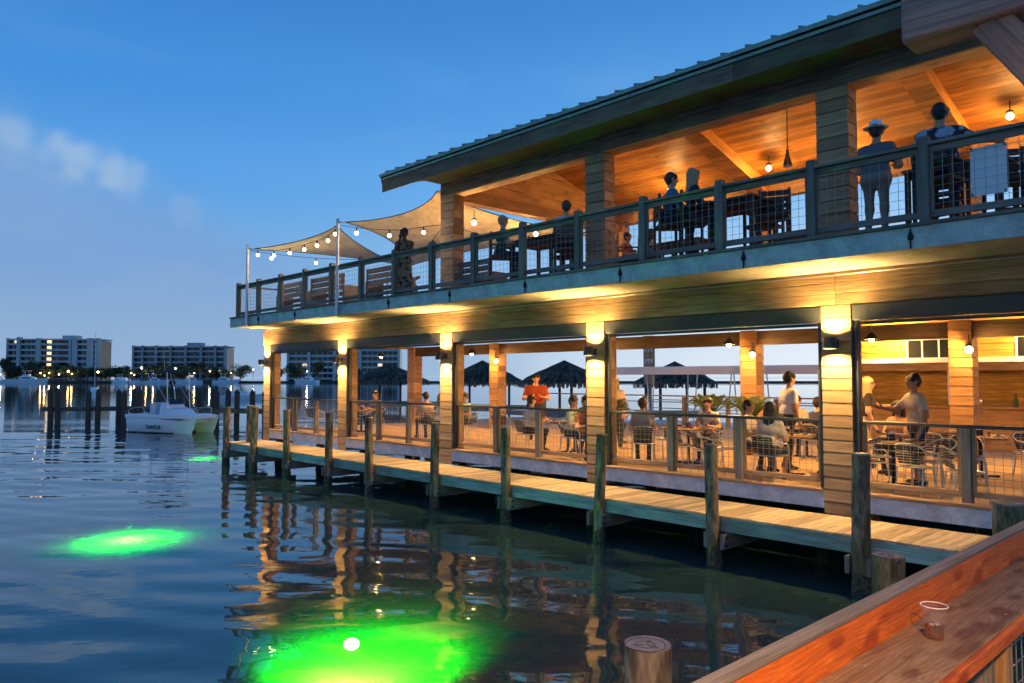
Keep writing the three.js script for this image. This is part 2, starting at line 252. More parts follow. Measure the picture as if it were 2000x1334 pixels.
// upper columns, header beams, rafters, planked ceiling, roof
const UP_TOP = 7.68, RIDGE = 15.5, CEIL = (x) => 9.32 - 0.285 * Math.abs(x - RIDGE), PITCHED = Math.atan(0.285), FAR = 19.3;
for (const z of [-0.2, ...COLS.slice(0, 3)]) { cladColumn('upper_column', WALL + 0.18, z, DECK + 0.03, UP_TOP, 0.36, 0.52, MAT.clad); cladColumn('far_column', FAR, z, DECK, 7.85, 0.34, 0.4, MAT.cladIn); }
for (const [za, zb] of [[2.6, -0.2], [-0.2, COLS[0]], [COLS[0], COLS[1]], [COLS[1], COLS[2] - 0.26]]) {
  const L = za - zb, zc = (za + zb) / 2;
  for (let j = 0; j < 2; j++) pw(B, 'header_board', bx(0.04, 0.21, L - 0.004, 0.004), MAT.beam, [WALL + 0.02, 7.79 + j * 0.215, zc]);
  pw(B, 'header_soffit', bx(0.34, 0.03, L - 0.004, 0.004), MAT.pine, [WALL + 0.19, 7.67, zc]);
  pw(B, 'header_beam', bx(0.3, 0.62, L), MAT.cladIn, [WALL + 0.2, 8.0, zc]);
  pw(B, 'far_beam', bx(0.3, 0.4, L), MAT.cladIn, [FAR, 8.06, zc]);
}
pw(B, 'gable_beam', bx(FAR - WALL, 0.32, 0.3), MAT.cladIn, [(FAR + WALL) / 2, 7.75, -15.38]);
{ // planked gable above the end beam
  const sh = new THREE.Shape([[WALL, 7.9], [FAR, 7.9], [FAR, CEIL(FAR)], [RIDGE, CEIL(RIDGE)], [WALL, CEIL(WALL)]].map(([a, b]) => new THREE.Vector2(a, b)));
  pw(B, 'gable_wall', metreUV(new THREE.ExtrudeGeometry(sh, { depth: 0.06, bevelEnabled: false })), MAT.cladIn, [0, 0, -15.45]);
}
const ceiling = pw(B, 'ceiling', (() => { const g = join([-1, 1].map((s) => at(bx(4.1, 0.03, 20), RIDGE + s * 2.05, CEIL(RIDGE + 2.05) + 0.05, -7.1, 0, 0, -s * PITCHED))); return g; })(), MAT.pine[0], [0, 0, 0]);
for (const s of [-1, 1]) for (let k = 0; k < 24; k++) {
  const x = RIDGE + s * (0.08 + 0.155 * k); if (s < 0 && x < WALL + 0.3) continue;
  for (const [za, zb] of [[2.6, COLS[0]], [COLS[0], COLS[1]], [COLS[1], -15.4]]) { const sh = rr(-0.9, 0.9) * 0, L = za - zb; pw(ceiling, 'plank', bx(0.153, 0.02, L - 0.01 + sh, 0.004), MAT.pine, [x, CEIL(x), (za + zb) / 2], [0, 0, -s * PITCHED]); }
}
for (const z of COLS.slice(0, 2)) for (const s of [-1, 1]) {
  const len = s > 0 ? 3.75 : 3.2, cx = RIDGE + s * len / 2, r = pw(B, 'rafter', bx(len, 0.3, 0.46), MAT.pine, [cx, CEIL(cx) - 0.17, z], [0, 0, -s * PITCHED]);
  for (let k = 0; k < 16; k++) part(r, 'board', bx(len / 16 - 0.012, 0.02, 0.48, 0.004), MAT.pine, [-len / 2 + len / 16 * (k + 0.5), -0.16, 0]);
}
const roof = pw(B, 'roof', join([-1, 1].map((s) => at(metreUV(new THREE.BoxGeometry(4.45, 0.07, 20.4)), RIDGE + s * 2.06, CEIL(RIDGE + 2.06) + 0.28, -7.0, 0, 0, -s * PITCHED))), MAT.roof, [0, 0, 0]);
for (let k = 0; k < 44; k++) { const z = 2.9 - 0.46 * k; for (const s of [-1, 1]) pw(roof, 'seam', bx(4.47, 0.045, 0.03), MAT.roof, [RIDGE + s * 2.06, CEIL(RIDGE + 2.06) + 0.34, z], [0, 0, -s * PITCHED]); }
const EAVE = 11.42;
for (const [za, zb] of [[3.1, -1.5], [-1.5, -6.6], [-6.6, -11.8], [-11.8, -17.2]]) {
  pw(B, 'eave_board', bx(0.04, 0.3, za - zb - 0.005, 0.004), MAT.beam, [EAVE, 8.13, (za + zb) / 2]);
  pw(B, 'drip_edge', bx(0.06, 0.06, za - zb - 0.003, 0.006), MAT.roof, [EAVE - 0.02, 8.325, (za + zb) / 2]);
}
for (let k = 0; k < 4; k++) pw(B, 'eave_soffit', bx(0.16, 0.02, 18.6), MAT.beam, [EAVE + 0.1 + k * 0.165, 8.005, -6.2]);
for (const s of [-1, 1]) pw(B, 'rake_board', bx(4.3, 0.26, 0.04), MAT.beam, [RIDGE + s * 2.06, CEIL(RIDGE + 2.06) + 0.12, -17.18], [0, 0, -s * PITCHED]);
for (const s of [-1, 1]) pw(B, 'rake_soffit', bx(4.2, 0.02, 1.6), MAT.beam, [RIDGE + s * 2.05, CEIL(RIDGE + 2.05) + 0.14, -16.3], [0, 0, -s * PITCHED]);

// ------------------------------------------------------------------ railings with welded wire
function wirePanel(len, h, along = 'z', step = 0.125, stepY = 0.125, r = 0.0035) {
  const list = [], nv = Math.round(len / step), nh = Math.round(h / stepY);
  for (let i = 1; i < nv; i++) { const g = new THREE.CylinderGeometry(r, r, h, 4, 1, true); g.translate(0, 0, -len / 2 + len * i / nv); list.push(g); }
  for (let i = 1; i < nh; i++) { const g = new THREE.CylinderGeometry(r * 0.8, r * 0.8, len, 4, 1, true); g.rotateX(Math.PI / 2); g.translate(r * 1.8, -h / 2 + h * i / nh, 0); list.push(g); }
  const g = join(list); if (along === 'x') g.rotateY(Math.PI / 2); return g;
}
const R = thing('deck_railing', 'grey weathered timber railing with wire mesh along the upper deck', 'railing', [EDGE + 0.06, DECK, -12]);
const postZ = []; for (let k = -3; k < 15; k++) postZ.push(-3.42 - 1.513 * k);
const railWire = wirePanel(1.513 - 0.12 - 0.06, 0.84), RX = EDGE + 0.08;
postZ.forEach((z, i) => {
  const p = pw(R, 'post', bx(0.13, 1.3, 0.13, 0.01), MAT.rail, [RX, 5.44, z]);
  part(p, 'post_cap', bx(0.122, 0.03, 0.122, 0.012), MAT.rail, [0, 0.66, 0]);
  if (i === postZ.length - 1) return; const zc = z - 1.513 / 2, L = 1.513 - 0.13;
  pw(R, 'top_rail', bx(0.14, 0.045, L, 0.008), MAT.rail, [RX - 0.01, 6.0, zc]);
  pw(R, 'rail_support', bx(0.045, 0.09, L, 0.006), MAT.rail, [RX, 5.93, zc]);
  pw(R, 'bottom_rail', bx(0.05, 0.09, L, 0.006), MAT.rail, [RX, 5.08, zc]);
  pw(R, 'panel_stile', bx(0.035, 0.78, 0.035), MAT.rail, [RX, 5.505, z - 0.085]); pw(R, 'panel_stile', bx(0.035, 0.78, 0.035), MAT.rail, [RX, 5.505, z - 1.513 + 0.085]);
  pw(R, 'wire_mesh', railWire, MAT.wire, [RX, 5.505, zc]);
});
{ // the railing turns the far corner and runs along the back
  const endWire = wirePanel(1.45, 0.84, 'x');
  for (let k = 1; k < 6; k++) { const x = RX + 1.55 * k; pw(R, 'post', bx(0.13, 1.3, 0.13, 0.01), MAT.rail, [x, 5.44, postZ[postZ.length - 1]]); pw(R, 'top_rail', bx(1.42, 0.045, 0.14, 0.008), MAT.rail, [x - 0.775, 6.0, postZ[postZ.length - 1]]); pw(R, 'wire_mesh', endWire, MAT.wire, [x - 0.775, 5.505, postZ[postZ.length - 1]]); pw(R, 'bottom_rail', bx(1.42, 0.09, 0.05), MAT.rail, [x - 0.775, 5.08, postZ[postZ.length - 1]]); }
}
const RB = thing('back_railing', 'timber and wire railing along the far side of upper deck', 'railing', [19.9, DECK, -8]);
for (let k = 0; k < 9; k++) { const z = 1 - 2.1 * k; pw(RB, 'post', bx(0.12, 1.1, 0.12), MAT.rail, [19.9, DECK + 0.55, z]); if (k < 8) { pw(RB, 'top_rail', bx(0.14, 0.05, 1.98), MAT.rail, [19.9, 6.0, z - 1.05]); pw(RB, 'wire_mesh', wirePanel(1.98, 0.84), MAT.wire, [19.9, 5.5, z - 1.05]); } }
// lower railings, one in each bay
const lowLabels = ['timber and wire railing in the widest lower bay beside the tall bar column', 'timber and wire railing in front of the crowded table by the potted palm', 'timber and wire railing in the lower bay facing the thatched huts', 'timber and wire railing in the lower bay before the diners in white', 'timber and wire railing in the end bay nearest the open harbour'];
for (let k = 0; k < 5; k++) {
  const z1 = (k ? COLS[k - 1] : -0.2) - 0.34, z0 = COLS[k] + 0.34, L = z1 - z0, x = WALL + 0.16, r = thing('lower_railing', lowLabels[k], 'railing', [x, FLOOR, (z0 + z1) / 2], 0, 'railings between the lower columns');
  const cuts = [z1, z1 - L * 0.34, z1 - L * 0.67, z0];
  pw(r, 'top_rail', bx(0.12, 0.05, L, 0.008), MAT.dark, [x, 2.25, (z0 + z1) / 2]);
  for (let j = 0; j < 3; j++) {
    const a = cuts[j] - (j ? 0.07 : 0), b = cuts[j + 1] + (j < 2 ? 0.07 : 0), l = a - b, zc = (a + b) / 2;
    if (j) pw(r, 'post', bx(0.13, 1.08, 0.13, 0.008), MAT.grey, [x, 1.685, cuts[j]]);
    pw(r, 'bottom_rail', bx(0.06, 0.08, l, 0.006), MAT.clad, [x, 1.29, zc]);
    pw(r, 'stile', bx(0.04, 0.9, 0.05), MAT.clad, [x, 1.78, a - 0.025]); pw(r, 'stile', bx(0.04, 0.9, 0.05), MAT.clad, [x, 1.78, b + 0.025]);
    pw(r, 'wire_mesh', wirePanel(l - 0.1, 0.9, 'z', 0.105, 0.105, 0.004), MAT.wire, [x, 1.78, zc]);
  }
}
const BR = thing('outer_railing', 'pale timber railing at the outer edge of the lower dining deck', 'railing', [25.2, FLOOR, -18]);
for (let k = 0; k < 8; k++) { const z = -11.2 - 1.9 * k; pw(BR, 'post', bx(0.13, 1.08, 0.13), MAT.clad, [25.2, FLOOR + 0.54, z]); if (k < 7) { pw(BR, 'top_rail', bx(0.14, 0.05, 1.9), MAT.clad, [25.2, 2.24, z - 0.95]); pw(BR, 'wire_mesh', wirePanel(1.77, 0.9), MAT.wire, [25.2, 1.7, z - 0.95]); } }

// ------------------------------------------------------------------ walkway over the water and its pilings
const WK = thing('walkway', 'narrow sunken boardwalk of pale planks along the restaurant front', 'walkway', [11.4, WALK, -13]);
const WX0 = 10.74, WX1 = 12.06;
for (let k = 0; k < 186; k++) { const z = 0.9 - 0.1435 * k; pw(WK, 'plank', bx(WX1 - WX0 + 0.02, 0.036, 0.138, 0.004), MAT.plank, [(WX0 + WX1) / 2 + rr(-0.008, 0.008), WALK - 0.02 + rr(-0.0015, 0.0015), z]); }
const pileZ = [-4.34, -6.56, -9.0, -11.41, -13.82, -16.42, -18.55, -20.88, -23.2, -25.24];
for (let k = 0; k < pileZ.length + 1; k++) {
  const a = k ? pileZ[k - 1] : 0.9, b = k < pileZ.length ? pileZ[k] : -25.8, L = a - b - 0.012;
  pw(WK, 'edge_board', bx(0.045, 0.21, L, 0.008), MAT.treated, [WX0 + 0.02, WALK - 0.145, (a + b) / 2]);
}
for (const x of [11.2, 11.8]) pw(WK, 'stringer', bx(0.05, 0.2, 26.4), MAT.darkwood, [x, WALK - 0.15, -12.4]);
for (const z of pileZ) for (const s of [-1, 1]) {
  const c = pw(WK, 'cap_beam', bx(1.5, 0.24, 0.06, 0.006), MAT.grey, [11.28, 0.4, z + s * 0.145]);
  for (const y of [-0.06, 0.06]) part(c, 'bolt', new THREE.CylinderGeometry(0.02, 0.02, 0.03, 8), MAT.black, [-0.66, y, s * 0.035], [Math.PI / 2, 0, 0]);
}
function pilingGeo(r, h, seed) {
  const g = new THREE.CylinderGeometry(r, r * 1.06, h, 20, 14, true), p = g.attributes.position, n = V(0, 0, 0);
  for (let i = 0; i < p.count; i++) { n.fromBufferAttribute(p, i); const a = Math.atan2(n.z, n.x), y = n.y; const k = 1 + 0.05 * (vnoise(Math.cos(a) * 2 + seed, Math.sin(a) * 2, y * 0.8) - 0.5) * 2 + 0.03 * (vnoise(Math.cos(a) * 7, Math.sin(a) * 7 + seed, y * 2) - 0.5) * 2; p.setXYZ(i, n.x * k + 0.02 * Math.sin(y * 0.7 + seed), y, n.z * k); }
  g.translate(0, h / 2, 0); const uv = g.attributes.uv; for (let i = 0; i < uv.count; i++) uv.setXY(i, uv.getX(i), uv.getY(i) * h * 0.5 + seed * 0.13); g.computeVertexNormals(); return g;
}
const BARNACLE = plain(0.16, 0.15, 0.125, 1, 0, { map: tileOf(barkTex, 3, 2), bumpMap: tileOf(barkTex, 3, 2), bumpScale: 0.02 });
function piling(x, z, top, r, label, group, seed, lean = 0) {
  const t = thing('piling', label, 'piling', [x, -1.14, z], seed, group), h = top + 1.14;
  part(t, 'shaft', pilingGeo(r, h, seed), MAT.bark, [0, 0, 0]);
  const cap = new THREE.CylinderGeometry(r * 0.99, r * 1.0, 0.02, 20); part(t, 'end_grain', cap, MAT.endgrain, [0.02 * Math.sin(h * 0.7 + seed) * 1, h - 0.006, 0]);
  if (r > 0.125 && top > 1) for (const q of [0.4, 0.86]) { const pts = []; for (let i = 0; i < 18; i++) { const a = i / 18 * 6.283, w = r * q * (1 + 0.16 * (vnoise(Math.cos(a) * 1.6 + seed, Math.sin(a) * 1.6, q * 9) - 0.5)); pts.push([Math.cos(a) * w + r * 0.05, h + 0.003, Math.sin(a) * w]); } part(t, 'growth_ring', tube(pts, 0.0035, 60, 4, true), MAT.trunk); }
  if (r > 0.125 && top > 1) for (let i = 0; i < 3; i++) { const a = seed + i * 2.2; part(t, 'crack', bx(r * 0.55, 0.006, 0.005), MAT.trunk, [Math.cos(a) * r * 0.34, h + 0.003, -Math.sin(a) * r * 0.34], [0, a, 0]); }
  const band = new THREE.CylinderGeometry(r * 1.12, r * 1.2, 0.55, 22, 8, true), bp = band.attributes.position; for (let i = 0; i < bp.count; i++) { const x0 = bp.getX(i), z0 = bp.getZ(i), y0 = bp.getY(i), q = 1 + 0.16 * (vnoise(x0 * 40 + seed, y0 * 22, z0 * 40) - 0.5) - 0.1 * smooth(0.1, 0.28, y0); bp.setX(i, x0 * q); bp.setZ(i, z0 * q); } band.computeVertexNormals();
  part(t, 'barnacle_band', band, BARNACLE, [0, 1.17, 0]);
  t.rotation.z = lean * 2; t.rotation.x = 0.014 * Math.sin(seed * 3.1); return t;
}
const pileNames = ['weathered round piling against the walkway beside the widest bay', "slim mossy piling in front of the crowded table", "slim mossy piling between the crowded table and the second column", "slim mossy piling just past the column with the potted palm", "slim mossy piling before the third bay's open side", "slim mossy piling just past the third lit column", "slim mossy piling before the diners in white", "slim mossy piling beside the fourth lit column", "slim mossy piling next to the corner piling of the end bay", 'outermost lamplit piling at the harbour end of the walkway'];
pileZ.forEach((z, k) => piling(10.62, z, [1.92, 1.9, 1.93, 1.94, 1.93, 1.95, 2.01, 2.01, 2.02, 1.97][k], [0.115, 0.1, 0.095, 0.1, 0.1, 0.1, 0.1, 0.1, 0.11, 0.11][k], pileNames[k], 'pilings along the walkway', k + 0.7, [0.004, -0.006, 0.01, 0.004, -0.004, 0.008, 0, -0.006, 0.004, 0][k]));
piling(11.35, -25.05, 2.0, 0.12, 'piling at the corner of the building and walkway end', 'pilings along the walkway', 15.2);
for (let k = 0; k < 9; k++) for (const x of [12.5, 15.5, 18.5]) piling(x, -2 - 2.9 * k + (x === 15.5 ? 0.7 : 0), 0.86, 0.13, 'dark support piling standing in the shade under the building', 'support pilings under the building', 20 + k + x);
piling(3.62, -2.74, 1.41, 0.135, 'thick mossy piling with sawn top standing alone before the counter', 'thick pilings by the counter', 41);
piling(6.76, -2.57, 1.45, 0.13, 'thick sawn piling between the counter and the walkway edge', 'thick pilings by the counter', 47);
piling(10.55, -2.52, 1.46, 0.17, 'stout piling where the walkway passes behind the counter', 'thick pilings by the counter', 52);

// ------------------------------------------------------------------ lamps
const sconceNames = ['up-and-down wall sconce on the column beside the widest lower bay', 'up-and-down wall sconce on the column past the potted palm', 'up-and-down wall sconce on the middle lower column', 'up-and-down wall sconce on the fourth lower column', 'up-and-down wall sconce on the last column by the harbour'];
COLS.forEach((z, k) => {
  const t = thing('wall_sconce', sconceNames[k], 'lamp', [WALL - 0.22, 3.5, z], 0, 'sconces on the lower columns');
  part(t, 'shade', lathe([[0.095, -0.09], [0.102, -0.09], [0.102, 0.09], [0.095, 0.09]], 20), MAT.dark);
  part(t, 'arm', bx(0.14, 0.03, 0.03), MAT.dark, [0.15, 0, 0]); part(t, 'backplate', bx(0.015, 0.14, 0.1, 0.005), MAT.dark, [0.212, 0, 0]);
  part(t, 'bulb', new THREE.SphereGeometry(0.045, 14, 10), BULB); lamp(t, [0, 0, 0], 40, C(1, 0.6, 0.2), 2.2);
});
function spotLamp(label, pos, group, power, r = 0.07) {
  const t = thing('flood_lamp', label, 'lamp', pos, 0, group);
  part(t, 'canopy', new THREE.CylinderGeometry(0.06, 0.08, 0.05, 14), MAT.dark, [0, 0.1, 0]); part(t, 'stem', new THREE.CylinderGeometry(0.012, 0.012, 0.22, 8), MAT.dark, [0, 0.22, 0]);
  part(t, 'bulb', new THREE.SphereGeometry(r, 14, 10), BULB); lamp(t, [0, 0, 0], power, WARM, 3); return t;
}
for (const [z, l] of [[-4.1, 'bare ceiling lamp above the man in the floral shirt'], [-7.5, 'bare ceiling lamp beside the boxed rafter over the hat wearer'], [-12.4, 'bare ceiling lamp above the couple with their backs turned'], [-9.4, 'bare ceiling lamp behind the hanging cone pendant']]) spotLamp(l, [17.9, CEIL(17.9) - 0.34, z], 'lamps on the plank ceiling', 6);
for (const [z, l] of [[-1.5, 'bare lamp on the near roof slope over the front tables'], [-6.6, 'bare lamp on the near roof slope over the second bay']]) spotLamp(l, [13.6, CEIL(13.6) - 0.34, z], 'lamps on the plank ceiling', 6);
for (const [x, z, l] of [[18.2, -5.05, 'bright lamp on the orange bar column in the widest bay'], [18.2, -10.1, 'bright lamp on the inner column behind the white shirt'], [18.2, -15.1, 'bright lamp on the inner column by the thatched huts'], [18.2, -20.1, 'bright lamp on the inner column near the harbour end']]) { const t = spotLamp(l, [x, 3.55, z], 'lamps on the inner columns', 16, 0.075); part(t, 'arm', bx(0.16, 0.03, 0.03), MAT.dark, [0.1, 0.14, 0]); }
for (const [x, z, l] of [[15.2, -5.9, 'bell pendant over the standing man in the pale shirt'], [15.2, -9, 'bell pendant over the crowded table'], [15.2, -13, 'bell pendant over the table with the red drink'], [15.2, -17.9, 'bell pendant over the diners in white'], [15.2, -22.9, 'bell pendant over the end bay tables']]) {
  const t = thing('pendant_lamp', l, 'lamp', [x, 3.7, z], 0, 'pendants over the lower tables');
  part(t, 'cord', rod([0, 0.12, 0], [0, 0.84, 0], 0.008), MAT.rope); part(t, 'shade', lathe([[0.03, 0.14], [0.05, 0.12], [0.1, 0.05], [0.15, 0.0], [0.145, -0.002], [0.095, 0.045], [0.045, 0.11]], 22), MAT.dark); part(t, 'bulb', new THREE.SphereGeometry(0.055, 14, 10), BULB, [0, 0.0, 0]); lamp(t, [0, 0, 0], 28, WARM, 2.5);
}
{ // black cone pendant upstairs (a speaker on a rod)
  const t = thing('hanging_speaker', 'slim black cone hanging on a rod under the plank ceiling', 'pendant', [14.0, 7.1, -6.95]);
  part(t, 'rod', rod([0, 0.3, 0], [0, 1.85, 0], 0.012), MAT.black); part(t, 'cone', lathe([[0.0, 0.34], [0.025, 0.33], [0.04, 0.2], [0.09, 0.02], [0.095, 0]], 18), MAT.black); part(t, 'grille', new THREE.CylinderGeometry(0.09, 0.085, 0.02, 18), MAT.canvas, [0, -0.005, 0]);
}
// green fishing lamps under the water
const GREEN = glowMat(1, 0.95, 0.3, 45), GREEN_DIM = glowMat(0.1, 1, 0.02, 0.8);
for (const [x, z, power, hooded, l] of [[5.45, -8.85, 7200, false, 'glaring green underwater lamp close to the mossy piling'], [6.3, -20.8, 3600, true, 'hooded green underwater lamp out in the open harbour water'], [15.3, -38.9, 300, true, 'hooded green underwater lamp glowing past the end of the walkway']]) {
  const t = thing('underwater_lamp', l, 'lamp', [x, -1.14, z], 0, 'green lamps under the water'), h = hooded ? 0.36 : 0.58;       // shining on the seabed
  if (hooded) part(t, 'weight', new THREE.CylinderGeometry(0.05, 0.06, 0.04, 14), MAT.galv, [0, 0.02, 0]); if (hooded) part(t, 'cable', rod([0, 0.04, 0], [0, h - 0.08, 0], 0.002), MAT.galv); else part(t, 'lens_ring', new THREE.TorusGeometry(0.1, 0.006, 6, 24), MAT.galv, [0, h, 0], [Math.PI / 2, 0, 0]);
  part(t, 'bulb', new THREE.SphereGeometry(hooded ? 0.07 : 0.09, 20, 16), hooded ? GREEN_DIM : GREEN, [0, h, 0]).scale.set(hooded ? 1 : 1.15, hooded ? 1 : 0.8, hooded ? 1 : 1.15);
  if (hooded) part(t, 'hood', lathe([[0.001, 0.1], [0.05, 0.095], [0.09, 0.03], [0.095, -0.02], [0.09, -0.02]], 18), MAT.dark, [0, h, 0]);
  const g = new THREE.SpotLight(C(0.02, 1, 0.0015), power, 0, hooded ? 1.48 : 1.17, hooded ? 0.35 : 0.5); g.position.set(0, h, 0); if (hooded) g.target.position.set(0, -1, 0); else g.target.position.set(AHEAD[0] * 0.36, h - 1, AHEAD[1] * 0.36); g.castShadow = true; g.shadow.radius = 4; g.name = 'lamp_light'; t.add(g, g.target);
}
for (const [x, l] of [[13.4, 'bright lamp under the gable beam lighting the sail above the first column'], [15.8, 'bright lamp in the middle of the gable beam over the terrace']]) spotLamp(l, [x, 7.2, -15.7], 'lamps on the gable beam', 14);

// ------------------------------------------------------------------ shade sails, masts and string lights on the open terrace
for (const [x, z, top, l] of [[10.5, -23.55, 7.2, 'slim steel mast at the outer corner of the terrace'], [10.5, -17.95, 7.2, 'slim steel mast between the two shade sails'], [16.8, -24.9, 7.0, 'steel mast rising behind the terrace furniture']]) {
  const t = thing('sail_mast', l, 'mast', [x, 4.62, z], 0, 'steel masts of the shade sails');
  part(t, 'pole', new THREE.CylinderGeometry(0.045, 0.05, top - 4.62, 16), MAT.galv, [0, (top - 4.62) / 2, 0]); part(t, 'pole_cap', new THREE.SphereGeometry(0.048, 12, 8), MAT.galv, [0, top - 4.62, 0]); part(t, 'bracket', bx(0.12, 0.16, 0.1, 0.01), MAT.galv, [0.06, 0.12, 0]);
}
function shadeSail(label, corners, dip, hollow) {
  const t = thing('shade_sail', label, 'shade sail', corners[0], 0, 'fabric shade sails'), n = 28, P = corners.map((c) => V(...c)), mid = P.reduce((a, b) => a.clone().add(b)).multiplyScalar(1 / P.length);
  const pos = [], uv = [], idx = [], quad = P.length === 4;
  const ptAt = (u, v) => {
    const A = quad ? P[0].clone().multiplyScalar((1 - u) * (1 - v)).addScaledVector(P[1], u * (1 - v)).addScaledVector(P[2], u * v).addScaledVector(P[3], (1 - u) * v) : P[0].clone().multiplyScalar(1 - u).addScaledVector(P[1], u * (1 - v)).addScaledVector(P[2], u * v);
    const w = quad ? [(1 - v) * 4 * u * (1 - u), u * 4 * v * (1 - v), v * 4 * u * (1 - u), (1 - u) * 4 * v * (1 - v)] : [0];
    if (quad) { const e = [P[0].clone().add(P[1]), P[1].clone().add(P[2]), P[2].clone().add(P[3]), P[3].clone().add(P[0])]; w.forEach((k, i) => A.addScaledVector(mid.clone().sub(e[i].multiplyScalar(0.5)), k * hollow)); }
    else { const a = 1 - u, b = u * (1 - v), c = u * v; const e = [[a * b, P[0], P[1]], [b * c, P[1], P[2]], [a * c, P[0], P[2]]]; for (const [k, p, q] of e) A.addScaledVector(mid.clone().sub(p.clone().add(q).multiplyScalar(0.5)), 4 * k * hollow * (1 - 3 * a * b * c)); }
    A.y -= dip * 16 * u * (1 - u) * v * (1 - v); return A;
  };
  for (let j = 0; j <= n; j++) for (let i = 0; i <= n; i++) { const p = ptAt(i / n, j / n).sub(P[0]); pos.push(p.x, p.y, p.z); uv.push(i / n * 6, j / n * 6); }
  for (let j = 0; j < n; j++) for (let i = 0; i < n; i++) { const a = j * (n + 1) + i; idx.push(a, a + 1, a + n + 1, a + 1, a + n + 2, a + n + 1); }
  const g = new THREE.BufferGeometry(); g.setAttribute('position', new THREE.Float32BufferAttribute(pos, 3)); g.setAttribute('uv', new THREE.Float32BufferAttribute(uv, 2)); g.setIndex(idx); g.computeVertexNormals();
  part(t, 'fabric', g, MAT.sail);
  const edge = []; const m = 40; for (let i = 0; i < m; i++) { const f = i / m * 4, s = Math.floor(f), q = f - s; const p = ptAt(...[[q, 0], [1, q], [1 - q, 1], [0, 1 - q]][s]).sub(P[0]); if (quad || s < 3) edge.push([p.x, p.y, p.z]); }
  part(t, 'edge_webbing', tube(edge, 0.014, 120, 5, true), MAT.rope); return t;
}
shadeSail('tan shade sail stretched from the corner mast over the terrace', [[10.62, 7.1, -23.3], [10.62, 7.1, -18.2], [15.8, 7.05, -22.6]], 0.05, 0.2);
shadeSail('large tan shade sail tied to the roof corner and the middle mast', [[10.6, 7.12, -17.7], [12.1, 7.86, -15.62], [18.6, 7.55, -15.62], [15.9, 6.95, -22.4]], 0.18, 0.22);
const leads = [[[10.5, 7.12, -23.55], [10.62, 7.1, -23.3]], [[10.5, 7.14, -17.95], [10.6, 7.12, -17.7]], [[10.5, 7.14, -17.95], [10.62, 7.1, -18.2]]];
leads.forEach(([a, b], k) => { const t = thing('sail_cable', ['short steel turnbuckle from the corner mast to the sail', 'short steel turnbuckle from the middle mast towards the roof', 'short steel turnbuckle from the middle mast towards the corner mast'][k], 'cable', a, 0, 'cables of the shade sails'); part(t, 'cable', rod([0, 0, 0], b.map((v, i) => v - a[i]), 0.012), MAT.galv); part(t, 'turnbuckle', rod([0, 0, 0], b.map((v, i) => (v - a[i]) * 0.6), 0.022), MAT.galv); });
function stringLight(label, pts, bulbs) {
  const t = thing('string_light', label, 'string lights', pts[0], 0, 'string lights under the shade sails'), loc = pts.map((p) => p.map((v, i) => v - pts[0][i])), curve = new THREE.CatmullRomCurve3(loc.map((p) => V(...p)));
  part(t, 'cable', new THREE.TubeGeometry(curve, 60, 0.008, 5), MAT.rope);
  for (let k = 0; k < bulbs; k++) { const p = curve.getPointAt((k + 0.5) / bulbs); part(t, 'socket', new THREE.CylinderGeometry(0.018, 0.022, 0.1, 8), MAT.rope, [p.x, p.y - 0.06, p.z]); part(t, 'bulb', new THREE.SphereGeometry(0.05, 12, 10), BULB, [p.x, p.y - 0.15, p.z]); lamp(t, [p.x, p.y - 0.15, p.z], 0.9, C(1, 0.68, 0.36), 2.5); }
}
stringLight('string of bulbs rising from the corner mast to the middle mast', [[10.55, 7.08, -23.5], [10.8, 6.95, -22.4], [11, 6.95, -20.9], [10.9, 7.0, -19.2], [10.55, 7.08, -18.0]], 7);
stringLight('string of bulbs sagging low from the corner mast over the terrace', [[10.55, 7.05, -23.5], [11.4, 6.75, -21.8], [12.2, 6.55, -20], [13, 6.5, -18], [12.3, 6.9, -15.7]], 5);
stringLight('string of bulbs running from the middle mast to the roof corner', [[10.55, 7.06, -17.9], [11, 6.92, -17.2], [11.5, 6.85, -16.4], [12.2, 6.95, -15.6], [14, 6.9, -15.7], [16, 7.2, -15.7]], 7);

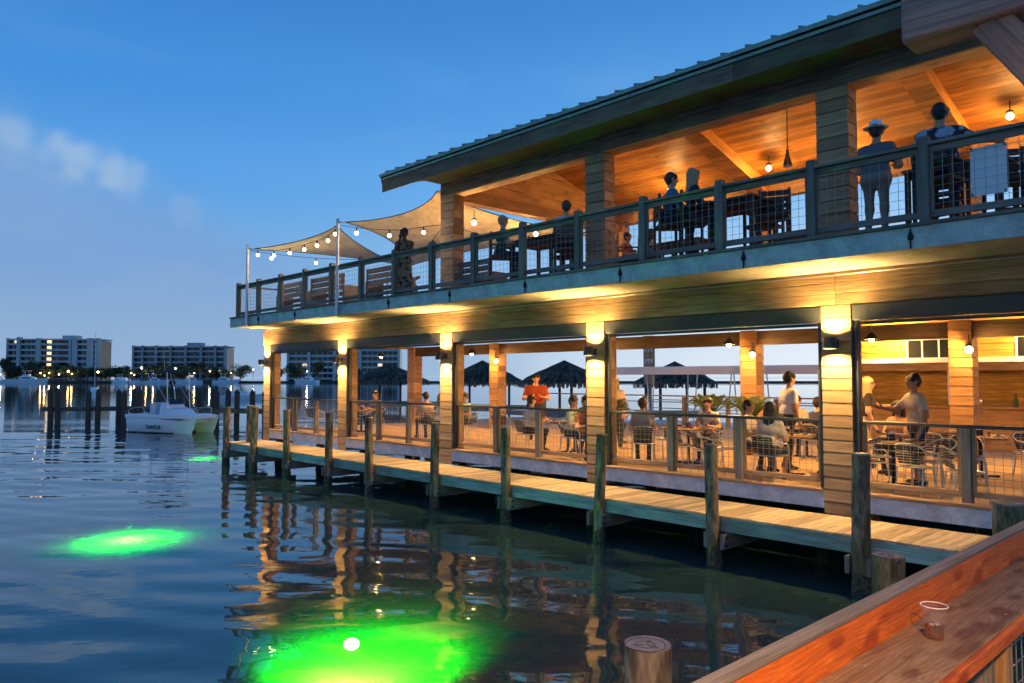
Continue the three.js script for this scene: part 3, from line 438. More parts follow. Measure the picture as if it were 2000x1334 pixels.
// ------------------------------------------------------------------ people
function roundCone(px, py, pz, b) {                  // distance to a tapered capsule
  const t = clamp(((px - b.ax) * b.dx + (py - b.ay) * b.dy + (pz - b.az) * b.dz) / b.l2), x = px - b.ax - b.dx * t, y = py - b.ay - b.dy * t, z = pz - b.az - b.dz * t;
  return Math.sqrt(x * x + (y * y) + z * z) - lerp(b.r0, b.r1, t);
}
const bone = (a, b, r0, r1, tint) => ({ ax: a[0], ay: a[1], az: a[2], dx: b[0] - a[0], dy: b[1] - a[1], dz: b[2] - a[2], l2: Math.max(1e-9, (b[0] - a[0]) ** 2 + (b[1] - a[1]) ** 2 + (b[2] - a[2]) ** 2), r0, r1, tint });
function surfaceNet(bones, cell, blend, paint) {
  const lo = [1e9, 1e9, 1e9], hi = [-1e9, -1e9, -1e9];
  for (const b of bones) { const m = Math.max(b.r0, b.r1) + cell * 2; for (const [k, p, d] of [[0, b.ax, b.dx], [1, b.ay, b.dy], [2, b.az, b.dz]]) { lo[k] = Math.min(lo[k], p - m, p + d - m); hi[k] = Math.max(hi[k], p + m, p + d + m); } }
  const n = lo.map((l, k) => Math.ceil((hi[k] - l) / cell) + 1), F = new Float32Array(n[0] * n[1] * n[2]).fill(1), id = (i, j, k) => i + n[0] * (j + n[1] * k);
  const field = (x, y, z) => { let s = 0, best = 1e9, tint = null; for (const b of bones) { const d = roundCone(x, y, z, b); if (d < best) { best = d; tint = b.tint; } if (d < 0.25) s += Math.exp(-d / blend); } return [s > 0 ? -blend * Math.log(s) : best, tint]; };
  for (const b of bones) {                             // only visit cells near a bone
    const m = Math.max(b.r0, b.r1) + cell * 2.5, r = [[b.ax, b.dx], [b.ay, b.dy], [b.az, b.dz]].map(([p, d], k) => [Math.max(0, Math.floor((Math.min(p, p + d) - m - lo[k]) / cell)), Math.min(n[k] - 1, Math.ceil((Math.max(p, p + d) + m - lo[k]) / cell))]);
    for (let k = r[2][0]; k <= r[2][1]; k++) for (let j = r[1][0]; j <= r[1][1]; j++) for (let i = r[0][0]; i <= r[0][1]; i++) { const q = id(i, j, k); if (F[q] === 1) F[q] = field(lo[0] + i * cell, lo[1] + j * cell, lo[2] + k * cell)[0]; }
  }
  const pos = [], col = [], vid = new Map(), idx = [];
  const vert = (i, j, k) => {
    const key = id(i, j, k); if (vid.has(key)) return vid.get(key);
    let x = 0, y = 0, z = 0, c = 0;
    for (let e = 0; e < 12; e++) { const ax = e >> 2, o = [(e & 1), (e >> 1) & 1], A = [0, 0, 0], Bv = [0, 0, 0], [u, v] = [[1, 2], [0, 2], [0, 1]][ax]; A[u] = Bv[u] = o[0]; A[v] = Bv[v] = o[1]; Bv[ax] = 1; const fa = F[id(i + A[0], j + A[1], k + A[2])], fb = F[id(i + Bv[0], j + Bv[1], k + Bv[2])]; if ((fa < 0) !== (fb < 0)) { const t = fa / (fa - fb); x += A[0] + (Bv[0] - A[0]) * t; y += A[1] + (Bv[1] - A[1]) * t; z += A[2] + (Bv[2] - A[2]) * t; c++; } }
    const p = [lo[0] + (i + x / c) * cell, lo[1] + (j + y / c) * cell, lo[2] + (k + z / c) * cell]; vid.set(key, pos.length / 3); pos.push(...p); const t = field(...p)[1]; col.push(...(paint ? paint(p, t) : t)); return pos.length / 3 - 1;
  };
  for (let k = 1; k < n[2] - 1; k++) for (let j = 1; j < n[1] - 1; j++) for (let i = 1; i < n[0] - 1; i++) {
    const a = F[id(i, j, k)] < 0;
    if (a !== F[id(i + 1, j, k)] < 0) { const q = [vert(i, j - 1, k - 1), vert(i, j, k - 1), vert(i, j, k), vert(i, j - 1, k)]; idx.push(...(a ? [q[0], q[1], q[2], q[0], q[2], q[3]] : [q[0], q[2], q[1], q[0], q[3], q[2]])); }
    if (a !== F[id(i, j + 1, k)] < 0) { const q = [vert(i - 1, j, k - 1), vert(i, j, k - 1), vert(i, j, k), vert(i - 1, j, k)]; idx.push(...(a ? [q[0], q[2], q[1], q[0], q[3], q[2]] : [q[0], q[1], q[2], q[0], q[2], q[3]])); }
    if (a !== F[id(i, j, k + 1)] < 0) { const q = [vert(i - 1, j - 1, k), vert(i, j - 1, k), vert(i, j, k), vert(i - 1, j, k)]; idx.push(...(a ? [q[0], q[1], q[2], q[0], q[2], q[3]] : [q[0], q[2], q[1], q[0], q[3], q[2]])); }
  }
  const g = new THREE.BufferGeometry(); g.setAttribute('position', new THREE.Float32BufferAttribute(pos, 3)); g.setAttribute('color', new THREE.Float32BufferAttribute(col, 3)); g.setIndex(idx); g.computeVertexNormals(); return g;
}
const mergeCol = (list) => mergeGeometries(list.map((g) => { const q = g.index ? g.toNonIndexed() : g; for (const k of Object.keys(q.attributes)) if (!['position', 'normal', 'color'].includes(k)) q.deleteAttribute(k); return q; }));
// head (origin at the chin-neck joint, faces +z, about 0.23 m tall); 'skin' is tinted per person
const SK = [1, 1, 1], DK = [0.12, 0.08, 0.07], LIP = [0.75, 0.45, 0.42];
const headGeo = surfaceNet([bone([0, 0.13, -0.012], [0, 0.15, -0.02], 0.085, 0.088, SK), bone([0, 0.06, 0.03], [0, 0.1, 0.02], 0.05, 0.07, SK), bone([0, 0.02, 0.055], [0, 0.04, 0.045], 0.022, 0.04, SK), bone([0, 0.115, 0.085], [0, 0.085, 0.108], 0.009, 0.015, SK), bone([-0.085, 0.085, 0], [-0.09, 0.125, -0.008], 0.012, 0.016, SK), bone([0.085, 0.085, 0], [0.09, 0.125, -0.008], 0.012, 0.016, SK), bone([0, -0.06, -0.015], [0, 0.05, -0.005], 0.055, 0.055, SK)], 0.0075, 0.012, ([x, y, z], t) => {
  if (z > 0.05 && Math.hypot(Math.abs(x) - 0.033, (y - 0.118) * 1.6) < 0.014) return DK; if (z > 0.05 && Math.hypot(Math.abs(x) - 0.033, (y - 0.142) * 3) < 0.02) return [0.4, 0.28, 0.22]; if (z > 0.06 && Math.hypot(x, (y - 0.052) * 2.6) < 0.024) return LIP; return t;
});
// hand (origin at the wrist, fingers along -y, thumb towards +x, palm facing +z), relaxed curl
const fingers = []; for (const [x, l] of [[0.028, 0.075], [0.009, 0.084], [-0.011, 0.078], [-0.029, 0.06]]) { const y = -0.088 + Math.abs(x) * 0.2; fingers.push(bone([x * 0.8, y + 0.02, 0], [x, y - l * 0.42, 0.008], 0.0105, 0.009, SK), bone([x, y - l * 0.42, 0.008], [x * 1.05, y - l * 0.75, 0.026], 0.009, 0.008, SK), bone([x * 1.05, y - l * 0.75, 0.026], [x * 1.05, y - l * 0.88, 0.046], 0.008, 0.007, SK)); }
const handGeo = surfaceNet([bone([0, 0.01, 0], [0, -0.02, 0], 0.024, 0.026, SK), bone([-0.016, -0.03, 0], [-0.02, -0.08, 0.002], 0.02, 0.017, SK), bone([0.014, -0.03, 0], [0.018, -0.08, 0.002], 0.021, 0.017, SK), bone([0.022, -0.03, 0.006], [0.05, -0.07, 0.02], 0.014, 0.012, SK), bone([0.05, -0.07, 0.02], [0.052, -0.1, 0.034], 0.012, 0.009, SK), ...fingers], 0.0055, 0.004);
const tinted = (g, c) => { const q = g.clone(), a = q.attributes.color; for (let i = 0; i < a.count; i++) a.setXYZ(i, a.getX(i) * c[0], a.getY(i) * c[1], a.getZ(i) * c[2]); return q; };
const place = (g, from, to, twist = 0, s = 1) => { const q = g.clone(), d = V(to[0] - from[0], to[1] - from[1], to[2] - from[2]).normalize(), m = new THREE.Quaternion().setFromUnitVectors(V(0, -1, 0), d).multiply(new THREE.Quaternion().setFromAxisAngle(V(0, 1, 0), twist)); q.scale(s, s, s); q.applyQuaternion(m); q.translate(...from); return q; };
const LIGHT_SKIN = [0.56, 0.33, 0.22], TAN_SKIN = [0.42, 0.24, 0.15], DARK_SKIN = [0.1, 0.055, 0.035];
const HAIRS = { brown: [0.05, 0.028, 0.016], black: [0.012, 0.01, 0.01], blond: [0.36, 0.24, 0.11], grey: [0.3, 0.29, 0.28] };
function person(label, { pos, turn, size = 1, pose = 'stand', arms = 'table', shirt = [0.5, 0.5, 0.5], trousers = [0.03, 0.035, 0.05], skin = LIGHT_SKIN, hair = 'brown', long = false, hat, look = 0, nod = 0, dress, sleeves = 'short', seat = 0.45, stocky = 1, pattern, shorts }) {
  const t = thing('person', label, 'person', pos, turn, 'people dining and standing in the restaurant'), k = stocky, sit = pose === 'sit', hipY = sit ? seat + 0.09 : 0.92, lean = sit ? 0.05 : 0.03;
  const chestY = hipY + 0.36, neckY = hipY + 0.54, S = shirt, P = dress ? shirt : trousers, H = skin, hip = [0, hipY, sit ? -0.06 : 0], chest = [0, chestY, hip[2] + lean], neck = [0, neckY, hip[2] + lean * 1.4];
  const bones = [];
  bones.push(bone([-0.075 * k, hipY, hip[2]], [0.075 * k, hipY, hip[2]], 0.118 * k, 0.118 * k, P), bone([-0.06 * k, hipY + 0.14, hip[2] + lean * 0.4], [0.06 * k, hipY + 0.14, hip[2] + lean * 0.4], 0.112 * k, 0.112 * k, S), bone([-0.085 * k, chestY, chest[2]], [0.085 * k, chestY, chest[2]], 0.118 * k, 0.118 * k, S), bone([-0.12 * k, neckY - 0.065, neck[2]], [0.12 * k, neckY - 0.065, neck[2]], 0.07, 0.07, S), bone([0, neckY - 0.05, neck[2]], [0, neckY + 0.06, neck[2] + 0.012], 0.058, 0.052, H));
  for (const s of [-1, 1]) {
    const hj = [s * 0.09 * k, hipY - 0.02, hip[2]]; let kn, an;
    if (sit) { kn = [s * 0.13, seat + 0.07, hip[2] + 0.43]; an = [s * 0.12, Math.max(0.09, seat - 0.4), hip[2] + 0.4 + 0.06 * s]; } else { kn = [s * 0.115, 0.49, 0.02 + 0.02 * s]; an = [s * 0.135, 0.085, -0.02 + 0.03 * s]; }
    const shin = shorts || (dress && sit) ? H : P;
    bones.push(bone(hj, kn, 0.08 * k, 0.056, dress && !sit ? S : P), bone(kn, an, 0.054, shin === H ? 0.036 : 0.046, shin), bone([an[0], an[1] - 0.045, an[2] - 0.03], [an[0] + s * 0.02, an[1] - 0.055, an[2] + 0.15], 0.042, 0.03, [0.05, 0.045, 0.045]));
    if (dress && !sit) bones.push(bone([s * 0.07, 0.75, 0], [s * 0.11, 0.16, 0.0], 0.11, 0.13, S));
    const sh = [s * 0.185 * k, neckY - 0.075, neck[2]]; let el, wr;
    const mode = Array.isArray(arms) ? arms[s < 0 ? 0 : 1] : arms;
    if (mode === 'table') { el = [s * 0.25 * k, chestY - 0.17, chest[2] + 0.1]; wr = [s * 0.14, chestY - 0.12, chest[2] + 0.36]; } else if (mode === 'face') { el = [s * 0.2, chestY - 0.2, chest[2] + 0.17]; wr = [s * 0.06, neckY + 0.02, chest[2] + 0.2]; } else if (mode === 'reach') { el = [s * 0.23, chestY - 0.1, chest[2] + 0.2]; wr = [s * 0.16, chestY - 0.06, chest[2] + 0.46]; } else if (mode === 'wide') { el = [s * 0.4, chestY - 0.02, chest[2] + 0.12]; wr = [s * 0.58, chestY - 0.02, chest[2] + 0.3]; } else { el = [s * 0.245 * k, chestY - 0.17, chest[2] - 0.02]; wr = [s * 0.25 * k, chestY - 0.42, chest[2] + 0.07]; }
    const mid = [0, 1, 2].map((i) => lerp(sh[i], el[i], 0.62)); const up = sleeves === 'none' ? H : S;
    bones.push(bone(sh, mid, 0.06 * Math.sqrt(k), 0.05, up), bone(mid, el, 0.046, 0.042, sleeves === 'long' ? S : H), bone(el, wr, 0.042, 0.029, sleeves === 'long' ? S : H));
    t.userData['h' + s] = [wr, [0, 1, 2].map((i) => wr[i] + (wr[i] - el[i]))];
  }
  const paint = pattern ? (p, c) => { if (c !== S) return c; const n = vnoise(p[0] * 16 + 5, p[1] * 14, p[2] * 16); return n > 0.56 ? pattern : c; } : null;
  const body = [surfaceNet(bones, 0.02, 0.022, paint)];
  for (const s of [-1, 1]) { const [a, b] = t.userData['h' + s]; delete t.userData['h' + s]; let g = tinted(handGeo, skin); if (s > 0) { g.scale(-1, 1, 1); const ix = g.index.array; for (let i = 0; i < ix.length; i += 3) { const q = ix[i]; ix[i] = ix[i + 1]; ix[i + 1] = q; } g.computeVertexNormals(); } body.push(place(g, a, b, 0, 1)); }
  const hp = [neck[0], neckY + 0.075, neck[2] + 0.02], headM = new THREE.Matrix4().compose(V(...hp), new THREE.Quaternion().setFromEuler(new THREE.Euler(nod, look, 0, 'YXZ')), V(1, 1, 1));
  body.push(tinted(headGeo, skin).applyMatrix4(headM));
  const bm = part(t, 'body', mergeCol(body), MAT.body); bm.scale.setScalar(size);
  const hc = HAIRS[hair], hb = [bone([0, 0.15, -0.025], [0, 0.172, -0.03], 0.096, 0.088, hc), bone([0, 0.09, -0.05], [0, 0.13, -0.055], 0.072, 0.078, hc), bone([-0.06, 0.16, 0.03], [0.06, 0.165, 0.03], 0.05, 0.05, hc)];
  if (long) hb.push(bone([-0.05, 0.1, -0.06], [-0.07, -0.13, -0.07], 0.05, 0.045, hc), bone([0.05, 0.1, -0.06], [0.07, -0.13, -0.07], 0.05, 0.045, hc), bone([0, 0.1, -0.08], [0, -0.16, -0.09], 0.06, 0.05, hc), bone([-0.085, 0.1, -0.01], [-0.09, -0.04, 0.0], 0.026, 0.028, hc), bone([0.085, 0.1, -0.01], [0.09, -0.04, 0.0], 0.026, 0.028, hc));
  const hg = surfaceNet(hb, 0.011, 0.012, (p) => { const n = 0.75 + 0.5 * vnoise(p[0] * 90, p[1] * 12, p[2] * 90); return hc.map((c) => c * n); }); hg.applyMatrix4(headM);
  const hm = part(t, 'hair', hg, MAT.hair); hm.scale.setScalar(size);
  if (hat) { const g = lathe([[0.001, 0.135], [0.05, 0.14], [0.088, 0.12], [0.1, 0.03], [0.102, 0.012], [0.14, 0.0], [0.172, 0.016], [0.172, 0.022], [0.138, 0.008]], 28); g.translate(0, 0.15, -0.015); g.applyMatrix4(headM); const h = part(t, 'hat', g, MAT.canvas); h.scale.setScalar(size); const bg = new THREE.CylinderGeometry(0.1045, 0.1055, 0.03, 28, 1, true); bg.translate(0, 0.182, -0.015); bg.applyMatrix4(headM); part(h, 'hat_band', bg, MAT.black); }
  return t;
}

// ------------------------------------------------------------------ furniture
function makeBistroChair() {
  const t = thing('bistro_chair', 'aluminium tube bistro armchair with woven seat', 'chair', [0, 0, 0], 0, 'aluminium chairs on the lower deck');
  for (const s of [-1, 1]) {
    part(t, 'leg', tube([[s * 0.25, 0, 0.25], [s * 0.24, 0.3, 0.22], [s * 0.24, 0.6, 0.2]], 0.0125, 10, 7), MAT.steel);
    part(t, 'leg', tube([[s * 0.22, 0, -0.27], [s * 0.215, 0.25, -0.2], [s * 0.21, 0.46, -0.18]], 0.0125, 10, 7), MAT.steel);
    part(t, 'armrest', tube([[s * 0.24, 0.6, 0.2], [s * 0.255, 0.66, 0.12], [s * 0.26, 0.67, -0.05], [s * 0.235, 0.74, -0.21], [s * 0.17, 0.79, -0.27]], 0.0125, 18, 7), MAT.steel);
  }
  part(t, 'back_rail', tube([[-0.17, 0.79, -0.27], [-0.08, 0.815, -0.3], [0.08, 0.815, -0.3], [0.17, 0.79, -0.27]], 0.0125, 14, 7), MAT.steel);
  part(t, 'seat_frame', tube([[-0.22, 0.45, 0.2], [0.22, 0.45, 0.2], [0.22, 0.45, -0.19], [-0.22, 0.45, -0.19]], 0.011, 30, 6, true), MAT.steel);
  const slat = []; for (let i = 0; i < 9; i++) slat.push(at(bx(0.42, 0.008, 0.036, 0.003), 0, 0.455, 0.17 - 0.043 * i)); part(t, 'seat', join(slat), MAT.dark);
  const back = []; for (let i = 0; i < 7; i++) back.push(at(bx(0.36 + 0.012 * i, 0.034, 0.008, 0.003), 0, 0.52 + 0.041 * i, -0.2 - 0.014 * i, -0.3)); part(t, 'backrest', join(back), MAT.dark);
  return t;
}
function makeCafeTable() {
  const t = thing('cafe_table', 'square wood-topped cafe table on a black pedestal', 'table', [0, 0, 0], 0, 'wood topped tables on the lower deck');
  for (let i = 0; i < 5; i++) part(t, 'top_board', bx(0.9, 0.035, 0.176, 0.005), MAT.teak, [0, 0.735, -0.36 + 0.18 * i]);
  part(t, 'pedestal', new THREE.CylinderGeometry(0.035, 0.035, 0.7, 14), MAT.black, [0, 0.37, 0]); part(t, 'top_plate', bx(0.4, 0.02, 0.4), MAT.black, [0, 0.71, 0]);
  for (const r of [0, Math.PI / 2]) part(t, 'foot', bx(0.62, 0.035, 0.06, 0.012), MAT.black, [0, r ? 0.0185 : 0.0175, 0], [0, r + 0.4, 0]); return t;
}
function makeBarChair() {
  const t = thing('deck_chair', 'dark timber dining armchair on the upper deck', 'chair', [0, 0, 0], 0, 'dark chairs on the upper deck');
  for (const [x, z, h] of [[-0.24, 0.22, 0.9], [0.24, 0.22, 0.9], [-0.24, -0.24, 1.2], [0.24, -0.24, 1.2]]) part(t, 'leg', bx(0.045, h, 0.045, 0.006), MAT.darkwood, [x, h / 2, z]);
  part(t, 'seat', bx(0.52, 0.05, 0.5, 0.01), MAT.darkwood, [0, 0.66, 0]); part(t, 'footrest', bx(0.44, 0.03, 0.03), MAT.darkwood, [0, 0.25, 0.22]);
  for (let i = 0; i < 4; i++) part(t, 'back_slat', bx(0.44, 0.085, 0.02, 0.004), MAT.darkwood, [0, 0.8 + i * 0.11, -0.24]);
  for (const s of [-1, 1]) part(t, 'armrest', bx(0.06, 0.03, 0.5, 0.006), MAT.darkwood, [s * 0.24, 0.915, 0]); return t;
}
function makeHighTable() {
  const t = thing('high_table', 'dark slatted high dining table on the upper deck', 'table', [0, 0, 0], 0, 'dark tables on the upper deck');
  for (let i = 0; i < 6; i++) part(t, 'top_board', bx(0.145, 0.035, 1.3, 0.005), MAT.darkwood, [-0.38 + 0.152 * i, 1.0, 0]);
  for (const x of [-0.4, 0.4]) for (const z of [-0.58, 0.58]) part(t, 'leg', bx(0.07, 0.98, 0.07, 0.006), MAT.darkwood, [x, 0.49, z]);
  part(t, 'apron', bx(0.78, 0.09, 1.14), MAT.darkwood, [0, 0.935, 0]); return t;
}
const chairs = [[12.95, -5.15, 1.1], [13.7, -4.35, -2.0], [15.0, -4.25, -1.2], [13.9, -5.4, 2.6], [12.6, -3.6, 0.6], [12.75, -6.75, 1.5], [13.3, -8.9, 1.2], [13.4, -7.95, 0.3], [14.4, -10.1, 2.6], [14.7, -9.2, -1.3], [13.2, -9.9, 2.2], [14.6, -6.1, -1.2], [13.2, -13.4, 1.4], [13.35, -12.05, 0.2], [14.6, -12.7, -1.6], [12.95, -11.3, -0.4], [14.5, -15.8, 2.2], [13.2, -17.0, 1.2], [13.9, -18.4, 2.8], [14.6, -17.4, -1.4], [13.3, -22.2, 1.2], [14.4, -22.0, -1.5], [13.0, -23.6, 2.2], [16.5, -7.6, 1.2], [17.6, -8.6, -1.5], [16.4, -13.6, 1.4], [17.6, -14.2, -1.4], [12.75, -8.05, 0.9], [14.9, -4.9, -1.6], [12.75, -4.3, 1.3], [15.6, -8.2, 0.5], [16.3, -5.0, 2.4], [16.6, -3.6, -0.8]];
const chairAt = ['drawn up to the table in the widest lower bay', 'in the widest lower bay', 'standing apart near the orange bar column', 'behind the table beside the standing man', 'at the near end of the widest bay', 'with its back to the harbour before the crowded table', 'at the table in front of the potted palm', 'between two railing posts by the empty floor', 'beyond the table near the potted palm', 'at the far side of the palm table', 'tucked beside the potted palm', 'at the crowded table'];
const chair0 = makeBistroChair(); chairs.forEach(([x, z, a], k) => { const l = 'aluminium tube bistro armchair ' + (chairAt[k] ?? 'at a lower deck table farther along the building'); if (!k) { chair0.position.set(x, FLOOR, z); chair0.rotation.y = a; chair0.userData.label = l; } else copy(chair0, [x, FLOOR, z], a, l); });
const tables = [[13.7, -5.0, 'in the widest lower bay by the standing man'], [13.7, -6.9, 'crowded with diners beside the tall column'], [14.0, -9.3, 'beside the potted palm'], [13.9, -12.7, 'with a red drink on it'], [13.9, -17.7, 'among the diners in white'], [13.9, -22.1, 'in the end bay by the harbour'], [16.0, -4.3, 'before the orange bar column'], [17, -8.1, 'in the inner row past the pendant'], [17, -13.9, 'in the inner row before the thatched huts']];
const table0 = makeCafeTable(); tables.forEach(([x, z, l], k) => { const s = 'square wood-topped cafe table ' + l; if (!k) { table0.position.set(x, FLOOR, z); table0.rotation.y = 0.2; table0.userData.label = s; } else copy(table0, [x, FLOOR, z], (k * 0.7) % 1.2 - 0.4, s); });
tables.forEach(([x, z], k) => {
  const y = FLOOR + 0.754, c = thing('condiment_caddy', 'black condiment caddy on the cafe table ' + tables[k][2], 'caddy', [x + 0.08, y, z - 0.05], 0.3 * k, 'caddies on the lower tables');
  part(c, 'box', bx(0.16, 0.11, 0.11, 0.008), MAT.black, [0, 0.055, 0]); part(c, 'napkins', bx(0.12, 0.05, 0.07), MAT.canvas, [0, 0.13, 0]);
  for (const [px, pz, w] of [[0.22, 0.24, 'edge'], [-0.25, -0.22, 'corner']]) { const p = thing('plate', 'white ' + w + ' plate on table ' + tables[k][2], 'plate', [x + px, y, z + pz], 0, 'plates on the lower tables'); part(p, 'dish', lathe([[0.001, 0.004], [0.07, 0.004], [0.11, 0.016], [0.115, 0.016], [0.07, 0.0], [0.001, 0.0]], 24), MAT.gel); part(p, 'food', new THREE.IcosahedronGeometry(0.045, 1), MAT.teak[k % 3], [0.01, 0.02, 0]).scale.y = 0.5; }
  const g = thing('drink_glass', 'tumbler on the cafe table ' + tables[k][2], 'glass', [x - 0.22, y, z + 0.2], 0, 'glasses on the lower tables');
  part(g, 'tumbler', lathe([[0.001, 0], [0.03, 0], [0.038, 0.13], [0.036, 0.13], [0.028, 0.008]], 16), new THREE.MeshPhysicalMaterial({ color: 0xffffff, transmission: 1, thickness: 0, roughness: 0.05 })); part(g, 'drink', new THREE.CylinderGeometry(0.033, 0.028, 0.09, 14), k === 3 ? plain(0.5, 0.05, 0.01, 0.2) : plain(0.35, 0.14, 0.03, 0.2), [0, 0.054, 0]);
});
const up = DECK + 0.0, deckChairs = [[11.15, -7.72, 0.81, 'under the man in the blue shirt'], [11.2, -7.3, 0.81, 'under the long-haired woman'], [11.75, -6.1, -1.2, 'empty, past the couple'], [12.35, -6.6, -1.6, 'facing the couple across the table'], [11.3, -12.3, 0.9, 'under the woman in teal'], [11.6, -10.62, 2.3, 'under the man in the pale blue shirt'], [12.3, -11.3, -1.3, 'facing the woman in teal'], [11.25, -3.4, 1.4, 'under the man in the floral shirt'], [11.9, -2.75, -1.0, 'beside the notice board'], [12.9, -3.9, -1.5, 'behind the hat wearer'], [13.6, -10.6, 0.8, 'under the boy past the column'], [13.9, -10.15, 0.8, 'under the girl in cream'], [15, -8, 0.5, 'in the inner row'], [15.6, -12.8, 2, 'in the inner row by the terrace']];
const dc0 = makeBarChair(); deckChairs.forEach(([x, z, a, l], k) => { const s = 'dark timber dining armchair ' + l; if (!k) { dc0.position.set(x, up, z); dc0.rotation.y = a; dc0.userData.label = s; } else copy(dc0, [x, up, z], a, s); });
const ht0 = makeHighTable(); [[11.75, -6.85, 'before the couple with their backs turned'], [11.85, -11.5, 'between the woman in teal and the pale blue shirt'], [12.1, -3.4, 'before the floral shirt'], [14.4, -9.6, 'behind the column with the children'], [15.6, -7.2, 'in the inner row']].forEach(([x, z, l], k) => { const s = 'dark slatted high dining table ' + l; if (!k) { ht0.position.set(x, up, z); ht0.userData.label = s; } else copy(ht0, [x, up, z], 0, s); });
// terrace benches and planters under the sails
for (const [x, z, w, l] of [[11.5, -16.9, 1.5, 'slatted timber bench on the terrace by the standing woman'], [11.4, -19.6, 1.9, 'slatted timber bench on the terrace behind the middle mast'], [11.4, -21.9, 1.6, 'slatted timber bench near the terrace corner'], [12.6, -14.4, 1.2, 'pale-armed lounge seat behind the first upper column']]) {
  const t = thing('terrace_bench', l, 'bench', [x, up, z], -Math.PI / 2, 'benches on the terrace');
  for (let i = 0; i < 3; i++) part(t, 'seat_slat', bx(w, 0.03, 0.15, 0.004), MAT.rail, [0, 0.43, -0.16 + 0.16 * i]);
  for (let i = 0; i < 3; i++) part(t, 'back_slat', bx(w, 0.14, 0.025, 0.004), MAT.rail, [0, 0.56 + 0.16 * i, 0.26]);
  for (const s of [-1, 1]) { part(t, 'arm_panel', bx(0.06, 0.62, 0.56, 0.006), x > 12 ? MAT.teak : MAT.rail, [s * w / 2, 0.31, 0.02]); part(t, 'back_post', bx(0.05, 0.5, 0.04), MAT.rail, [s * (w / 2 - 0.06), 0.7, 0.285]); }
}
{ const t = thing('notice_board', 'white sheet tied behind the wire of the upper railing', 'sign', [EDGE + 0.15, 5.545, -2.71]); part(t, 'panel', bx(0.012, 0.62, 0.4, 0.003), plain(0.72, 0.74, 0.76, 0.6)); for (const y of [-0.29, 0.29]) for (const z of [-0.18, 0.18]) part(t, 'tie', new THREE.TorusGeometry(0.02, 0.004, 5, 10), MAT.black, [-0.025, y, z]); }
// people upstairs
const HR = 0.81;                                        // facing along the image of the deck, to the right
person('man in a pale brimmed hat and grey shirt standing at the upper railing', { pos: [11.5, up, -4.35], turn: 1.55, size: 1.0, stocky: 1.14, shirt: [0.1, 0.11, 0.12], trousers: [0.28, 0.22, 0.16], hat: true, look: 0.1, skin: TAN_SKIN, arms: ['table', 'table'] });
person('broad man in a dark floral shirt seated with his back to the railing', { pos: [11.32, up, -3.42], turn: 1.75, pose: 'sit', seat: 0.72, size: 1.06, stocky: 1.22, shirt: [0.012, 0.016, 0.03], pattern: [0.3, 0.34, 0.38], arms: ['wide', 'table'], hair: 'black', skin: TAN_SKIN });
person('man in a blue shirt seated beside the long-haired woman', { pos: [11.15, up, -7.72], turn: HR + 0.1, pose: 'sit', seat: 0.68, shirt: [0.04, 0.13, 0.24], sleeves: 'long', hair: 'brown' });
person('woman with long blond hair and black top seated beside the blue shirt', { pos: [11.2, up, -7.3], turn: HR, pose: 'sit', seat: 0.68, shirt: [0.015, 0.018, 0.025], sleeves: 'long', hair: 'blond', long: true, look: 0.3 });
person('woman with short blond hair in a teal top seated at the upper railing', { pos: [11.32, up, -12.3], turn: HR + 0.2, pose: 'sit', seat: 0.66, shirt: [0.02, 0.14, 0.14], hair: 'blond', look: 0.2 });
person('man in a pale blue shirt seated with his back to the railing', { pos: [11.6, up, -10.62], turn: 2.2, pose: 'sit', seat: 0.7, size: 1.03, shirt: [0.4, 0.48, 0.56], hair: 'brown', skin: TAN_SKIN });
person('woman in a long leopard-print dress standing at the terrace railing, hands at her face', { pos: [11.0, up, -15.55], turn: -0.9, size: 0.98, dress: true, shirt: [0.3, 0.2, 0.1], pattern: [0.025, 0.018, 0.012], sleeves: 'none', skin: DARK_SKIN, hair: 'black', arms: 'face' });
person('boy in an orange top seated past the upper column', { pos: [13.6, up, -10.6], turn: 0.2, pose: 'sit', seat: 0.66, size: 0.8, shirt: [0.5, 0.12, 0.02], hair: 'black', skin: TAN_SKIN });
person('girl in a cream top seated past the upper column', { pos: [13.9, up, -10.15], turn: 0.9, pose: 'sit', seat: 0.66, size: 0.84, shirt: [0.6, 0.52, 0.36], hair: 'brown', long: true });
person('child in a white top seated on the terrace bench', { pos: [12.1, up, -17.2], turn: 0.9, pose: 'sit', seat: 0.45, size: 0.95, shirt: [0.55, 0.56, 0.58], hair: 'black', skin: DARK_SKIN });
// people downstairs
const fl = FLOOR;
person('young man in a cream T-shirt and dark shorts standing at the near table', { pos: [14.15, fl, -4.75], turn: -2.3, size: 1.07, shirt: [0.66, 0.55, 0.36], shorts: true, trousers: [0.02, 0.022, 0.03], arms: ['reach', 'down'], hair: 'black', skin: TAN_SKIN });
person('woman with long blond hair in a black crop top and pale skirt', { pos: [16.0, fl, -6.35], turn: 0.5, size: 1.04, shirt: [0.012, 0.012, 0.014], trousers: [0.62, 0.5, 0.3], hair: 'blond', long: true, arms: ['down', 'reach'] });
person('woman with long dark hair seated behind the near table', { pos: [15.4, fl, -5.5], turn: -1.9, pose: 'sit', shirt: [0.5, 0.3, 0.15], hair: 'black', long: true, skin: TAN_SKIN });
person('man in a white polo standing over the crowded table', { pos: [14.6, fl, -7.35], turn: 0.9, size: 1.1, stocky: 1.1, shirt: [0.7, 0.68, 0.62], arms: 'down', hair: 'black', skin: TAN_SKIN });
person('woman with dark hair seated with her back at the crowded table', { pos: [12.75, fl, -6.75], turn: 1.6, pose: 'sit', shirt: [0.4, 0.38, 0.36], hair: 'black', long: true, skin: TAN_SKIN, shorts: true });
